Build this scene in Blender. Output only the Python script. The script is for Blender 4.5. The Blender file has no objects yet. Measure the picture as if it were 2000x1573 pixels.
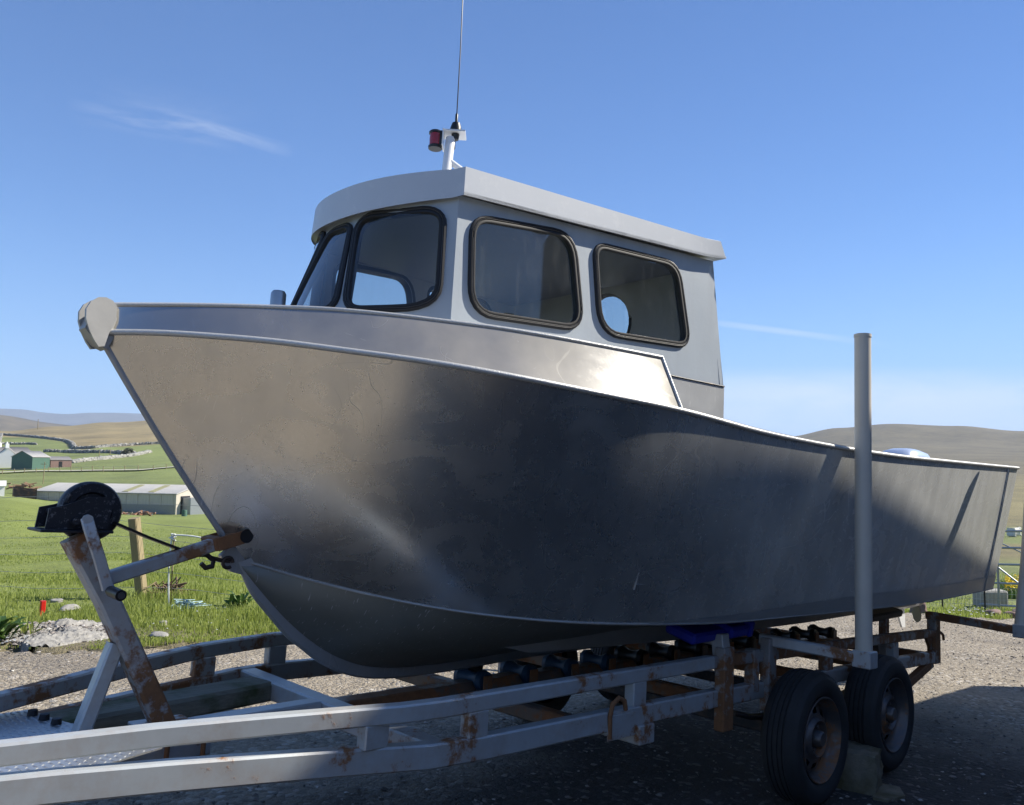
import bpy, bmesh, math, random
import numpy as np
from mathutils import Matrix, Vector
from mathutils.geometry import delaunay_2d_cdt
random.seed(7); rng = np.random.default_rng(7)
R = math.radians
scene = bpy.context.scene
COL = scene.collection

# ------------------------------------------------------------------ camera, sky, sun, exposure
CAM = np.array([-3.796, -2.693, 1.278])          # eye height 1.28 m over the yard
HEAD = 0.80364
F_PX, CX, CY = 1575.0, 1000.0, 786.5              # of the 2000 x 1573 photograph
def basis(p, r):
    a = HEAD
    fw = np.array([math.cos(a)*math.cos(p), math.sin(a)*math.cos(p), math.sin(p)])
    rt = np.array([math.sin(a), -math.cos(a), 0.0])
    up = np.cross(rt, fw)
    return np.array([math.cos(r)*rt+math.sin(r)*up, -math.sin(r)*rt+math.cos(r)*up, fw])
BW = basis(R(4.5), R(0.5))                        # camera against gravity
BB = basis(0.1309, 0.05585)                       # camera against the sloping yard
TR = BW.T @ BB                                    # yard frame -> world (the yard slopes about 4 degrees)
T4 = Matrix.Identity(4)
off = CAM - TR @ CAM
for i in range(3):
    for j in range(3): T4[i][j] = TR[i, j]
    T4[i][3] = off[i]
def yard(p): return TR @ np.array(p, float) + off
cd = bpy.data.cameras.new('camera'); cam = bpy.data.objects.new('camera', cd); COL.objects.link(cam)
cd.sensor_fit = 'HORIZONTAL'; cd.sensor_width = 36; cd.lens = F_PX/2000*36
cd.clip_start = 0.05; cd.clip_end = 40000
M = Matrix.Identity(4)
for i in range(3):
    M[i][0], M[i][1], M[i][2], M[i][3] = BW[0][i], BW[1][i], -BW[2][i], CAM[i]
cam.matrix_world = M
scene.camera = cam

SUN_AZ, SUN_EL = R(-29.5), R(42)                  # in the yard frame
sb = np.array([math.cos(SUN_AZ)*math.cos(SUN_EL), math.sin(SUN_AZ)*math.cos(SUN_EL), math.sin(SUN_EL)])
sw = TR @ sb
el_w = math.asin(sw[2]); az_w = math.atan2(sw[1], sw[0])
sd = bpy.data.lights.new('sun', 'SUN'); sd.energy = 5.0; sd.angle = R(0.5); sd.color = (1.0, 0.94, 0.83)
so = bpy.data.objects.new('sun', sd); COL.objects.link(so); so.location = (20, -20, 30)
so.rotation_euler = Vector(sw).to_track_quat('Z', 'Y').to_euler()
scene.view_settings.view_transform = 'Standard'; scene.view_settings.look = 'None'
scene.view_settings.exposure = 0.9; scene.view_settings.gamma = 1.0

def wdir(px, py):
    d = BW[2] + BW[0]*(px-CX)/F_PX - BW[1]*(py-CY)/F_PX
    return d/np.linalg.norm(d)
W = bpy.data.worlds.new('World'); scene.world = W; W.use_nodes = True
nt = W.node_tree; nd = nt.nodes; lk = nt.links
bg = nd['Background']; bg.inputs['Strength'].default_value = 0.078
sky = nd.new('ShaderNodeTexSky'); sky.sky_type = 'NISHITA'; sky.sun_disc = False
sky.sun_elevation = el_w; sky.sun_rotation = math.pi/2 - az_w
sky.altitude = 30; sky.air_density = 1.0; sky.dust_density = 0.0; sky.ozone_density = 2.6
tc = nd.new('ShaderNodeTexCoord')
def wmath(op, a, b=None, clamp=False):
    n = nd.new('ShaderNodeMath'); n.operation = op; n.use_clamp = clamp
    for k, v in enumerate((a, b)):
        if v is None: continue
        if isinstance(v, (int, float)): n.inputs[k].default_value = v
        else: lk.new(v, n.inputs[k])
    return n.outputs[0]
def wdot(v):
    n = nd.new('ShaderNodeVectorMath'); n.operation = 'DOT_PRODUCT'
    lk.new(tc.outputs['Generated'], n.inputs[0]); n.inputs[1].default_value = tuple(v); return n.outputs['Value']
def cloud_patch(p0, p1, width, nscale, strength, stretch, thr=0.45):
    """a streak of thin cloud lying along the arc between two sky directions"""
    a, b = wdir(*p0), wdir(*p1); c = a+b; c /= np.linalg.norm(c)
    t = b-a; L = np.linalg.norm(t)/2; t /= np.linalg.norm(t); t = t - c*(t@c); t /= np.linalg.norm(t)
    n = np.cross(c, t)
    x = wdot(t); y = wdot(n); f = wdot(c)
    cmb = nd.new('ShaderNodeCombineXYZ')
    lk.new(wmath('MULTIPLY', x, nscale/stretch), cmb.inputs[0]); lk.new(wmath('MULTIPLY', y, nscale), cmb.inputs[1]); cmb.inputs[2].default_value = p0[0]*.01
    nz = nd.new('ShaderNodeTexNoise'); lk.new(cmb.outputs[0], nz.inputs['Vector']); nz.inputs['Scale'].default_value = 1; nz.inputs['Detail'].default_value = 6; nz.inputs['Roughness'].default_value = .6; nz.inputs['Distortion'].default_value = .6
    ex = wmath('SUBTRACT', 1.0, wmath('POWER', wmath('DIVIDE', wmath('ABSOLUTE', x), L), 2.0), True)
    ey = wmath('SUBTRACT', 1.0, wmath('POWER', wmath('DIVIDE', wmath('ABSOLUTE', y), width), 2.0), True)
    m = wmath('MULTIPLY', wmath('MULTIPLY', ex, ey), wmath('GREATER_THAN', f, 0.0))
    nn = wmath('MULTIPLY', wmath('SUBTRACT', nz.outputs['Fac'], thr), 3.0, True)
    return wmath('MULTIPLY', wmath('MULTIPLY', m, nn), strength)
fac = cloud_patch((130, 205), (470, 265), .020, 60, .20, 6, .40)
fac = wmath('ADD', fac, cloud_patch((300, 218), (575, 298), .0085, 90, .26, 7, .34))
fac = wmath('ADD', fac, cloud_patch((180, 190), (520, 240), .026, 40, .07, 4, .40))
fac = wmath('ADD', fac, cloud_patch((1330, 622), (1750, 676), .0045, 40, .26, 8, .2))
fac = wmath('ADD', fac, cloud_patch((1000, 790), (2700, 815), .050, 14, .62, 4, .18))
fac = wmath('ADD', fac, cloud_patch((1300, 755), (2300, 770), .020, 30, .16, 5, .34))
fac = wmath('MINIMUM', fac, 0.9)
mx = nd.new('ShaderNodeMix'); mx.data_type = 'RGBA'
tint = nd.new('ShaderNodeMix'); tint.data_type = 'RGBA'; tint.blend_type = 'MULTIPLY'; tint.inputs['Factor'].default_value = 1; tint.inputs['B'].default_value = (.72, .945, 1.25, 1); lk.new(sky.outputs[0], tint.inputs['A'])
sz = nd.new('ShaderNodeSeparateXYZ'); lk.new(tc.outputs['Generated'], sz.inputs[0])
sn = wmath('MULTIPLY', wmath('SUBTRACT', wdot(sw), .25), 1.35, True)          # tame the glow round the sun
gl = nd.new('ShaderNodeMix'); gl.data_type = 'RGBA'; gl.blend_type = 'MULTIPLY'; gl.inputs['B'].default_value = (.62, .66, .70, 1); lk.new(sn, gl.inputs['Factor']); lk.new(tint.outputs['Result'], gl.inputs['A'])
hz = nd.new('ShaderNodeMix'); hz.data_type = 'RGBA'; hz.inputs['B'].default_value = (2.35, 3.65, 5.9, 1); lk.new(gl.outputs['Result'], hz.inputs['A'])
lk.new(wmath('MULTIPLY', wmath('POWER', wmath('SUBTRACT', 1.0, wmath('MULTIPLY', wmath('MAXIMUM', sz.outputs[2], 0.0), 3.2), True), 2.0), .85), hz.inputs['Factor'])
lk.new(fac, mx.inputs['Factor']); lk.new(hz.outputs['Result'], mx.inputs['A']); mx.inputs['B'].default_value = (6.6, 7.0, 7.6, 1)
lk.new(mx.outputs['Result'], bg.inputs['Color'])

# ------------------------------------------------------------------ material helpers
class NT:
    def __init__(s, name):
        s.m = bpy.data.materials.new(name); s.m.use_nodes = True
        s.t = s.m.node_tree; s.n = s.t.nodes; s.l = s.t.links
        s.p = s.n['Principled BSDF']; s.out = s.n['Material Output']
        s.co = s.n.new('ShaderNodeTexCoord')
    def set(s, **k):
        for a, v in k.items():
            i = s.p.inputs[a.replace('_', ' ')]
            if hasattr(v, 'is_linked') or isinstance(v, bpy.types.NodeSocket): s.l.new(v, i)
            else: i.default_value = v if not (isinstance(v, tuple) and len(v) == 3 and i.type == 'RGBA') else (*v, 1)
        return s
    def mapping(s, scale=(1, 1, 1), rot=(0, 0, 0), src='Object'):
        mp = s.n.new('ShaderNodeMapping'); mp.inputs['Scale'].default_value = scale; mp.inputs['Rotation'].default_value = rot
        s.l.new(s.co.outputs[src], mp.inputs[0]); return mp.outputs[0]
    def noise(s, scale, detail=4, rough=.55, vec=None, dist=0, col=False):
        n = s.n.new('ShaderNodeTexNoise'); n.inputs['Scale'].default_value = scale; n.inputs['Detail'].default_value = detail
        n.inputs['Roughness'].default_value = rough; n.inputs['Distortion'].default_value = dist
        s.l.new(vec if vec is not None else s.co.outputs['Object'], n.inputs['Vector']); return n.outputs['Color' if col else 'Fac']
    def vor(s, scale, vec=None, feat='F1', out='Distance'):
        n = s.n.new('ShaderNodeTexVoronoi'); n.inputs['Scale'].default_value = scale; n.feature = feat
        s.l.new(vec if vec is not None else s.co.outputs['Object'], n.inputs['Vector']); return n.outputs[out]
    def ramp(s, f, stops):
        n = s.n.new('ShaderNodeValToRGB'); e = n.color_ramp.elements
        while len(e) < len(stops): e.new(.5)
        for k, (p, c) in enumerate(stops):
            e[k].position = p; e[k].color = (*c, 1) if isinstance(c, tuple) else (c, c, c, 1)
        s.l.new(f, n.inputs[0]); return n.outputs['Color']
    def math(s, op, a, b=None, clamp=False):
        n = s.n.new('ShaderNodeMath'); n.operation = op; n.use_clamp = clamp
        for k, v in enumerate((a, b)):
            if v is None: continue
            if isinstance(v, (int, float)): n.inputs[k].default_value = v
            else: s.l.new(v, n.inputs[k])
        return n.outputs[0]
    def mix(s, f, a, b, mode='MIX'):
        n = s.n.new('ShaderNodeMix'); n.data_type = 'RGBA'; n.blend_type = mode
        for k, v in (('Factor', f), ('A', a), ('B', b)):
            if isinstance(v, (int, float)) and k == 'Factor': n.inputs[k].default_value = v
            elif isinstance(v, tuple): n.inputs[k].default_value = (*v, 1)
            else: s.l.new(v, n.inputs[k])
        return n.outputs['Result']
    def bump(s, h, strength=.3, dist=.01):
        n = s.n.new('ShaderNodeBump'); n.inputs['Strength'].default_value = strength; n.inputs['Distance'].default_value = dist
        s.l.new(h, n.inputs['Height']); s.l.new(n.outputs[0], s.p.inputs['Normal']); return s

def plain(name, col, rough=.6, metal=0., var=.15, scale=20, bump=0.):
    k = NT(name); n = k.noise(scale, 5)
    c = k.mix(n, tuple(x*(1-var) for x in col), tuple(min(1, x*(1+var)) for x in col))
    k.set(Base_Color=c, Roughness=rough, Metallic=metal)
    if bump: k.bump(n, bump, .01)
    return k.m

def aluminium(name, base=(.66, .67, .68), r0=.24, r1=.42, metal=.92, dirt=.25, dull=0, bow_ramp=False, oxide=(.42, .42, .40)):
    k = NT(name)
    st = k.noise(1.0, 2.5, .5, k.mapping((11, 11, .8)))             # vertical water streaks
    fine = k.noise(1.0, 4, .7, k.mapping((160, 160, 5)))        # mill grain
    cl = k.noise(2.2, 5, .6)
    spots = k.noise(55, 3, .6)
    scr = k.noise(1.0, 2, .5, k.mapping((260, 30, 14), (.4, .3, .9)))
    c = k.mix(k.ramp(cl, [(.3, 0.), (.75, 1.)]), tuple(x*.78 for x in base), base)
    c = k.mix(k.math('MULTIPLY', k.ramp(st, [(.40, 0.), (.75, 1.)]), dirt*.8), c, tuple(x*.62 for x in base))
    c = k.mix(k.math('MULTIPLY', k.ramp(spots, [(.66, 0.), (.74, 1.)]), .16), c, (.8, .8, .8))
    ln = k.math('ABSOLUTE', k.math('SUBTRACT', k.noise(1.7, 1.2, .5, k.mapping((1, 1, 1), (.3, .2, .1)), .8), .5)); ln2 = k.math('ABSOLUTE', k.math('SUBTRACT', k.noise(3.1, .5, .4, k.mapping((1.6, 1, .7), (.9, .4, .1)), 1.5), .52))
    pm = k.ramp(k.noise(1.9, 3, .6, k.mapping((1, 1, 1), (1.1, .2, .7))), [(.5, 0.), (.6, 1.)])
    lines = k.math('MULTIPLY', k.math('MAXIMUM', k.ramp(ln, [(.0, 1.), (.0035, 0.)]), k.ramp(ln2, [(.0, 1.), (.003, 0.)])), pm)
    c = k.mix(k.math('MULTIPLY', lines, .55), c, tuple(x*.45 for x in base))
    c = k.mix(k.math('MULTIPLY', k.ramp(scr, [(.69, 0.), (.72, 1.)]), .45), c, (.9, .9, .9))
    rr = k.math('ADD', k.math('MULTIPLY', k.math('ADD', k.math('MULTIPLY', st, .6), k.math('MULTIPLY', fine, .4)), r1-r0), r0)
    rr = k.math('ADD', rr, k.math('MULTIPLY', k.ramp(spots, [(.6, 0.), (.75, 1.)]), .06))
    rr = k.math('ADD', rr, k.math('MULTIPLY', lines, .2))
    rr = k.math('ADD', rr, k.math('MULTIPLY', k.ramp(k.noise(3.3, 3, .5, k.mapping((1, 1, 1.6), (.2, .5, .3)), 1.8), [(.45, 0.), (.65, 1.)]), .06))
    k.set(Base_Color=c, Metallic=metal, Roughness=rr)
    h = k.math('ADD', k.math('MULTIPLY', fine, .25), k.math('MULTIPLY', k.noise(2.1, 1.0, .4), 16.0))
    k.bump(h, .045, .006)
    if dull:                                     # oxide bloom: part of the skin is chalky, more so towards the stern
        q = k.n.new('ShaderNodeBsdfPrincipled'); k.l.new(k.mix(k.ramp(st, [(.35, 0.), (.7, 1.)]), tuple(x*.88 for x in oxide), tuple(x*1.08 for x in oxide)), q.inputs['Base Color']); q.inputs['Roughness'].default_value = .62
        w = k.math('ADD', k.math('MULTIPLY', k.ramp(cl, [(.3, 0.), (.7, 1.)]), .22), dull-.11)
        if bow_ramp:
            sx = k.n.new('ShaderNodeSeparateXYZ'); k.l.new(k.co.outputs['Object'], sx.inputs[0])
            w = k.math('MULTIPLY', w, k.ramp(k.math('ADD', k.math('MULTIPLY', k.math('ADD', sx.outputs[0], k.math('MULTIPLY', cl, .8)), .12), .5), [(bow_ramp[0], .10), (bow_ramp[1], 1.)]))
        ms = k.n.new('ShaderNodeMixShader'); k.l.new(w, ms.inputs[0]); k.l.new(k.p.outputs[0], ms.inputs[1]); k.l.new(q.outputs[0], ms.inputs[2]); k.l.new(ms.outputs[0], k.out.inputs[0])
    return k.m

def rusty(name, paint=(.50, .52, .54), amount=.5, rough=.45, metal=.35):
    k = NT(name)
    a = k.noise(3.2, 6, .7); b = k.noise(26, 5, .7); s = k.noise(1.0, 4, .6, k.mapping((14, 14, 3)))
    f = k.math('ADD', k.math('MULTIPLY', a, .62), k.math('ADD', k.math('MULTIPLY', b, .22), k.math('MULTIPLY', s, .16)))
    m = k.ramp(f, [(.605-.2*amount, 0.), (.65-.2*amount, 1.)])
    rust = k.mix(b, (.085, .036, .018), (.34, .155, .06))
    pc = k.mix(k.noise(9, 5, .6), tuple(x*.8 for x in paint), tuple(min(1, x*1.1) for x in paint))
    stain = k.ramp(f, [(.50-.2*amount, 0.), (.63-.2*amount, .6)])
    pc = k.mix(stain, pc, tuple((x*.5+y*.5) for x, y in zip(paint, (.3, .17, .08))))
    k.set(Base_Color=k.mix(m, pc, rust), Roughness=k.math('ADD', k.math('MULTIPLY', m, .35), rough), Metallic=k.math('MULTIPLY', k.math('SUBTRACT', 1., m), metal))
    k.bump(k.math('ADD', k.math('MULTIPLY', m, .5), k.math('MULTIPLY', b, .3)), .25, .004)
    return k.m

def gravel_mat():
    k = NT('gravel')
    v = k.vor(34, None, 'F1', 'Color'); d = k.vor(34); d2 = k.vor(90); n = k.noise(1.1, 6, .6); n2 = k.noise(9, 6, .7); nf = k.noise(140, 3, .7)
    sep = k.n.new('ShaderNodeSeparateColor'); k.l.new(v, sep.inputs[0])
    c = k.ramp(sep.outputs[0], [(0., (.135, .113, .085)), (.45, (.27, .228, .172)), (.8, (.36, .31, .235)), (1., (.5, .46, .41))])
    c = k.mix(k.ramp(n, [(.38, 0.), (.66, 1.)]), c, k.mix(n2, (.205, .172, .127), (.33, .28, .21)))
    c = k.mix(k.math('MULTIPLY', k.ramp(k.noise(.7, 5, .6, k.mapping((1, 1, 1), (0, 0, .5))), [(.5, 0.), (.7, 1.)]), .5), c, (.10, .092, .085))
    sx = k.n.new('ShaderNodeSeparateXYZ'); k.l.new(k.co.outputs['Object'], sx.inputs[0])
    wob = k.math('MULTIPLY', k.math('SUBTRACT', k.noise(.8, 4), .5), 2.2)
    # darker ground in front of and under the boat, ragged at its edge
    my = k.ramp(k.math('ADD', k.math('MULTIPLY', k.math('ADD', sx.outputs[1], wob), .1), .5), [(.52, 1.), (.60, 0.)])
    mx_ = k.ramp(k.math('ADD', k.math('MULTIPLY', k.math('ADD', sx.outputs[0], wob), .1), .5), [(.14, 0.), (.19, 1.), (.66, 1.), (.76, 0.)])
    dark_mask = k.math('MULTIPLY', k.math('MULTIPLY', my, mx_), .93)
    dark_col = k.mix(k.ramp(sep.outputs[1], [(.0, 0.), (.86, .0), (.97, 1.)]), k.mix(nf, (.016, .016, .018), (.034, .033, .034)), (.16, .15, .14))
    c = k.mix(dark_mask, c, dark_col)
    k.set(Base_Color=c, Roughness=.92)
    h = k.math('ADD', k.math('MULTIPLY', d, -1.2), k.math('ADD', k.math('MULTIPLY', d2, -.5), k.math('ADD', k.math('MULTIPLY', nf, .5), k.math('MULTIPLY', n2, 2.0))))
    k.bump(h, .9, .018)
    return k.m

def land_mat():
    k = NT('land')
    a = k.n.new('ShaderNodeAttribute'); a.attribute_name = 'land'; a.attribute_type = 'GEOMETRY'
    n0 = k.noise(.012, 8, .65); n1 = k.noise(.11, 7, .65); n2 = k.noise(1.3, 6, .7); n3 = k.noise(14, 4, .7)
    f = k.math('ADD', k.math('ADD', k.math('MULTIPLY', n0, 1.5), k.math('MULTIPLY', n1, .9)), k.math('ADD', k.math('MULTIPLY', n2, .8), k.math('MULTIPLY', n3, .45)))
    g = k.math('MULTIPLY', k.math('SUBTRACT', f, 1.825), 1.25)
    g = k.math('ADD', g, 1.0)
    n = k.n.new('ShaderNodeVectorMath'); n.operation = 'SCALE'; k.l.new(a.outputs['Color'], n.inputs[0]); k.l.new(k.math('MAXIMUM', g, .3), n.inputs['Scale'])
    dry = k.mix(k.math('MULTIPLY', k.ramp(k.math('ADD', k.math('MULTIPLY', n1, .5), k.math('MULTIPLY', n2, .5)), [(.52, 0.), (.68, 1.)]), .35), n.outputs[0], (.15, .14, .05))
    k.set(Base_Color=dry, Roughness=.95)
    k.bump(k.math('ADD', n2, n3), .6, .12)
    return k.m

def foliage(name, c0, c1, rough=.55, trans=.25):
    k = NT(name)
    a = k.n.new('ShaderNodeAttribute'); a.attribute_name = 'tone'; a.attribute_type = 'GEOMETRY'
    c = k.mix(a.outputs['Fac'], c0, c1)
    k.set(Base_Color=c, Roughness=rough)
    tb = k.n.new('ShaderNodeBsdfTranslucent'); k.l.new(c, tb.inputs[0])
    ms = k.n.new('ShaderNodeMixShader'); ms.inputs[0].default_value = trans
    k.l.new(k.p.outputs[0], ms.inputs[1]); k.l.new(tb.outputs[0], ms.inputs[2]); k.l.new(ms.outputs[0], k.out.inputs[0])
    return k.m

def glass_mat(name, dirt=.06):
    k = NT(name)
    st = k.noise(1.0, 6, .7, k.mapping((30, 30, 7))); sp = k.noise(90, 3, .6)
    tr = k.n.new('ShaderNodeBsdfTransparent'); tr.inputs[0].default_value = (.80, .84, .84, 1)
    lw = k.n.new('ShaderNodeLayerWeight'); lw.inputs[0].default_value = .5; gl = k.n.new('ShaderNodeBsdfGlossy'); gl.inputs['Roughness'].default_value = .03; gl.inputs[0].default_value = (1, 1, 1, 1)
    fz = k.math('ADD', k.math('MULTIPLY', k.math('POWER', lw.outputs['Facing'], 3.2), .9), .07, True)
    m1 = k.n.new('ShaderNodeMixShader'); k.l.new(fz, m1.inputs[0]); k.l.new(tr.outputs[0], m1.inputs[1]); k.l.new(gl.outputs[0], m1.inputs[2])
    df = k.n.new('ShaderNodeBsdfDiffuse'); df.inputs[0].default_value = (.55, .55, .52, 1)
    m2 = k.n.new('ShaderNodeMixShader')
    dm = k.math('ADD', k.math('MULTIPLY', k.ramp(st, [(.5, 0.), (.8, 1.)]), dirt*2.2), k.math('MULTIPLY', k.ramp(sp, [(.66, 0.), (.72, 1.)]), dirt*2))
    k.l.new(dm, m2.inputs[0]); k.l.new(m1.outputs[0], m2.inputs[1]); k.l.new(df.outputs[0], m2.inputs[2])
    k.l.new(m2.outputs[0], k.out.inputs[0])
    return k.m

MT = {}
MT['hull'] = aluminium('bare_aluminium', (.77, .765, .745), .18, .31, 1.0, .35, .74, (.33, .60), (.55, .55, .52))
MT['strip'] = aluminium('bulwark_aluminium', (.60, .59, .57), .13, .22, 1.0, .25, .80, (.17, .34), (.285, .262, .22))
MT['bright'] = aluminium('ground_aluminium', (.62, .62, .61), .26, .42, .85, .15)
k = NT('weld_bead'); n = k.noise(160, 3, .6); k.set(Base_Color=k.mix(n, (.42, .42, .41), (.62, .62, .60)), Metallic=.35, Roughness=.42); k.bump(n, .5, .004); MT['weld'] = k.m
MT['dull'] = plain('dull_cast_aluminium', (.36, .355, .34), .55, .35, .15, 14, .1)
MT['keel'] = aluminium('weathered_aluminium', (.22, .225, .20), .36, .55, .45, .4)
MT['grey_alu'] = aluminium('dull_aluminium', (.45, .46, .47), .4, .6, .5, .4)
k = NT('cabin_paint'); n = k.noise(3, 5, .6); n2 = k.noise(60, 3, .6); st = k.noise(1, 5, .6, k.mapping((10, 10, .8)))
c = k.mix(n, (.365, .41, .45), (.43, .475, .51)); c = k.mix(k.math('MULTIPLY', k.ramp(st, [(.45, 0.), (.75, 1.)]), .35), c, (.31, .325, .345))
k.set(Base_Color=c, Roughness=k.math('ADD', k.math('MULTIPLY', n2, .15), .40)); k.bump(k.math('ADD', k.math('MULTIPLY', n2, .4), k.math('MULTIPLY', k.noise(2.6, 1.5), 8)), .06, .012); MT['cabin'] = k.m
k = NT('roof_paint'); n = k.noise(4, 6, .65); sp = k.noise(18, 4, .7)
c = k.mix(n, (.50, .53, .56), (.58, .60, .63)); c = k.mix(k.math('MULTIPLY', k.ramp(sp, [(.55, 0.), (.75, 1.)]), .4), c, (.70, .71, .71))
k.set(Base_Color=c, Roughness=.4); MT['roof'] = k.m
MT['inside'] = plain('cabin_lining', (.30, .31, .32), .6, 0, .08, 6)
MT['rubber'] = plain('black_rubber', (.012, .012, .014), .62, 0, .3, 30)
MT['bead'] = plain('gasket_bead', (.05, .05, .052), .5, 0., .2, 30)
MT['glass'] = glass_mat('window_glass', .025); MT['glass_dirty'] = glass_mat('dirty_window_glass', .032)
MT['galv'] = rusty('painted_steel', (.50, .53, .54), .30)
MT['galv_mid'] = rusty('rusting_steel', (.42, .445, .46), .48)
MT['galv_bad'] = rusty('rusty_steel', (.32, .33, .34), .72)
MT['rust'] = rusty('rust', (.22, .14, .09), 1.0)
MT['oldrust'] = rusty('old_dark_rust', (.13, .12, .115), .62)
MT['darkiron'] = rusty('black_iron', (.018, .02, .026), .1, .5, .3)
k = NT('winch_paint'); n = k.noise(60, 5, .75); m = k.ramp(n, [(.56, 0.), (.64, 1.)])
k.set(Base_Color=k.mix(m, (.010, .012, .018), (.12, .12, .13)), Roughness=.5); k.bump(n, .2, .003); MT['winch'] = k.m
k = NT('tyre_rubber'); n = k.noise(14, 5, .6); k.set(Base_Color=k.mix(n, (.012, .012, .013), (.035, .034, .033)), Roughness=.75); k.bump(k.noise(80, 4), .2, .003); MT['tyre'] = k.m
MT['rim'] = rusty('wheel_steel', (.10, .105, .115), .35, .4, .5)
MT['pipe'] = plain('grey_plastic_pipe', (.55, .50, .42), .45, 0, .12, 8)
MT['bluepad'] = plain('blue_plastic', (.01, .02, .30), .5, 0, .25, 12)
MT['bluerol'] = plain('blue_rubber_roller', (.012, .045, .09), .5, 0, .25, 14)
MT['white'] = plain('white_gelcoat', (.72, .73, .74), .25, 0, .05, 8)
MT['cowl'] = plain('silver_blue_cowling', (.46, .54, .70), .22, .25, .06, 8)
MT['black'] = plain('black_plastic', (.012, .012, .013), .4, 0, .3, 20)
k = NT('red_lens'); k.set(Base_Color=(.30, .01, .015), Roughness=.15, Coat_Weight=.6); MT['redlens'] = k.m
MT['redpaint'] = plain('red_plastic', (.55, .015, .01), .4, 0, .15, 20)
k = NT('mossy_wood'); n = k.noise(1, 6, .7, k.mapping((3, 60, 60))); g = k.noise(6, 5, .6)
k.set(Base_Color=k.mix(k.ramp(g, [(.45, 0.), (.65, 1.)]), k.mix(n, (.07, .07, .055), (.28, .28, .23)), k.mix(n, (.03, .042, .018), (.09, .12, .05))), Roughness=.9); k.bump(n, .6, .006); MT['moss'] = k.m
k = NT('weathered_wood'); n = k.noise(1, 6, .7, k.mapping((60, 60, 4))); k.set(Base_Color=k.mix(n, (.16, .12, .06), (.36, .30, .17)), Roughness=.85); k.bump(n, .5, .006); MT['wood'] = k.m
k = NT('grey_boards'); n = k.noise(1, 5, .7, k.mapping((5, 5, .5))); k.set(Base_Color=k.mix(n, (.36, .33, .27), (.62, .57, .48)), Roughness=.9); MT['boards'] = k.m
k = NT('corrugated_sheet'); w = k.n.new('ShaderNodeTexWave'); w.inputs['Scale'].default_value = 1.6; w.wave_type = 'BANDS'; w.bands_direction = 'X'; k.l.new(k.co.outputs['Object'], w.inputs['Vector'])
n = k.noise(.6, 5, .6); k.set(Base_Color=k.mix(n, (.34, .33, .31), (.52, .51, .48)), Roughness=.7); k.bump(w.outputs['Fac'], .8, .08); MT['sheet'] = k.m
MT['skylight'] = plain('yellowed_sheet', (.34, .32, .15), .5, 0, .15, 2)
MT['concrete'] = plain('concrete', (.30, .29, .26), .95, 0, .3, 16, .6)
k = NT('mossy_concrete'); n = k.noise(12, 6, .7); g = k.noise(5, 5, .6); k.set(Base_Color=k.mix(k.ramp(g, [(.42, 0.), (.62, 1.)]), k.mix(n, (.13, .11, .08), (.30, .26, .19)), (.10, .085, .04)), Roughness=.95); k.bump(n, .9, .02); MT['block'] = k.m
MT['whitewash'] = plain('whitewash', (.74, .74, .72), .9, 0, .06, 1.5)
MT['slate'] = plain('grey_roof', (.22, .21, .20), .8, 0, .2, 1.2)
MT['greenpaint'] = plain('green_sheet', (.055, .12, .085), .6, 0, .15, .8)
MT['redstone'] = plain('rough_red_stone', (.20, .13, .11), .95, 0, .5, 3.5)
k = NT('field_stone'); n = k.noise(2.2, 5, .6); v = k.vor(1.3, None, 'F1', 'Color'); sep = k.n.new('ShaderNodeSeparateColor'); k.l.new(v, sep.inputs[0])
k.set(Base_Color=k.mix(sep.outputs[0], k.mix(n, (.06, .06, .055), (.16, .155, .14)), (.38, .37, .34)), Roughness=.95); MT['stone'] = k.m
MT['rope'] = plain('white_rope', (.66, .68, .66), .8, 0, .2, 120)
MT['net'] = plain('pale_blue_net', (.42, .58, .58), .8, 0, .25, 40)
MT['wire'] = plain('galvanised_wire', (.45, .45, .44), .4, .6, .2, 20)
MT['gate'] = plain('galvanised_gate', (.30, .32, .34), .4, .6, .2, 15)
MT['sheep'] = plain('sheep_fleece', (.62, .60, .54), .95, 0, .2, 8, .5)
MT['sheepface'] = plain('sheep_face', (.30, .27, .23), .9, 0, .2, 8)
MT['gravel'] = gravel_mat(); MT['land'] = land_mat()
MT['sand'] = plain('pale_sand_gravel', (.27, .26, .24), .95, 0, .45, 22, 1.0)
MT['track'] = plain('pale_track', (.44, .41, .35), .95, 0, .15, .4)
MT['grass'] = foliage('grass_blades', (.16, .21, .03), (.38, .43, .11), .6, .5)
MT['dock'] = foliage('broad_leaves', (.035, .085, .015), (.11, .19, .04), .5, .3)
MT['shrub'] = foliage('dark_shrub', (.03, .035, .018), (.07, .075, .04), .7, .1)
MT['flowers'] = foliage('yellow_flowers', (.62, .45, .01), (.75, .60, .03), .6, .2)
MT['daisies'] = foliage('daisies', (.7, .7, .68), (.8, .8, .78), .7, .1)
MT['harl'] = plain('grey_harling', (.07, .085, .11), .95, 0, .15, 4)
for nm, mn, c0, c1 in (('hill', 'hill_heather', (.065, .055, .04), (.17, .14, .085)), ('farhill', 'far_hill_heather', (.06, .06, .055), (.13, .12, .10))):
    k = NT(mn); n = k.noise(.0045, 7, .65); n2 = k.noise(.03, 6, .7); k.set(Base_Color=k.mix(k.ramp(k.math('ADD', k.math('MULTIPLY', n, .6), k.math('MULTIPLY', n2, .4)), [(.38, 0.), (.62, 1.)]), c0, c1), Roughness=1.); MT[nm] = k.m
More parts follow.
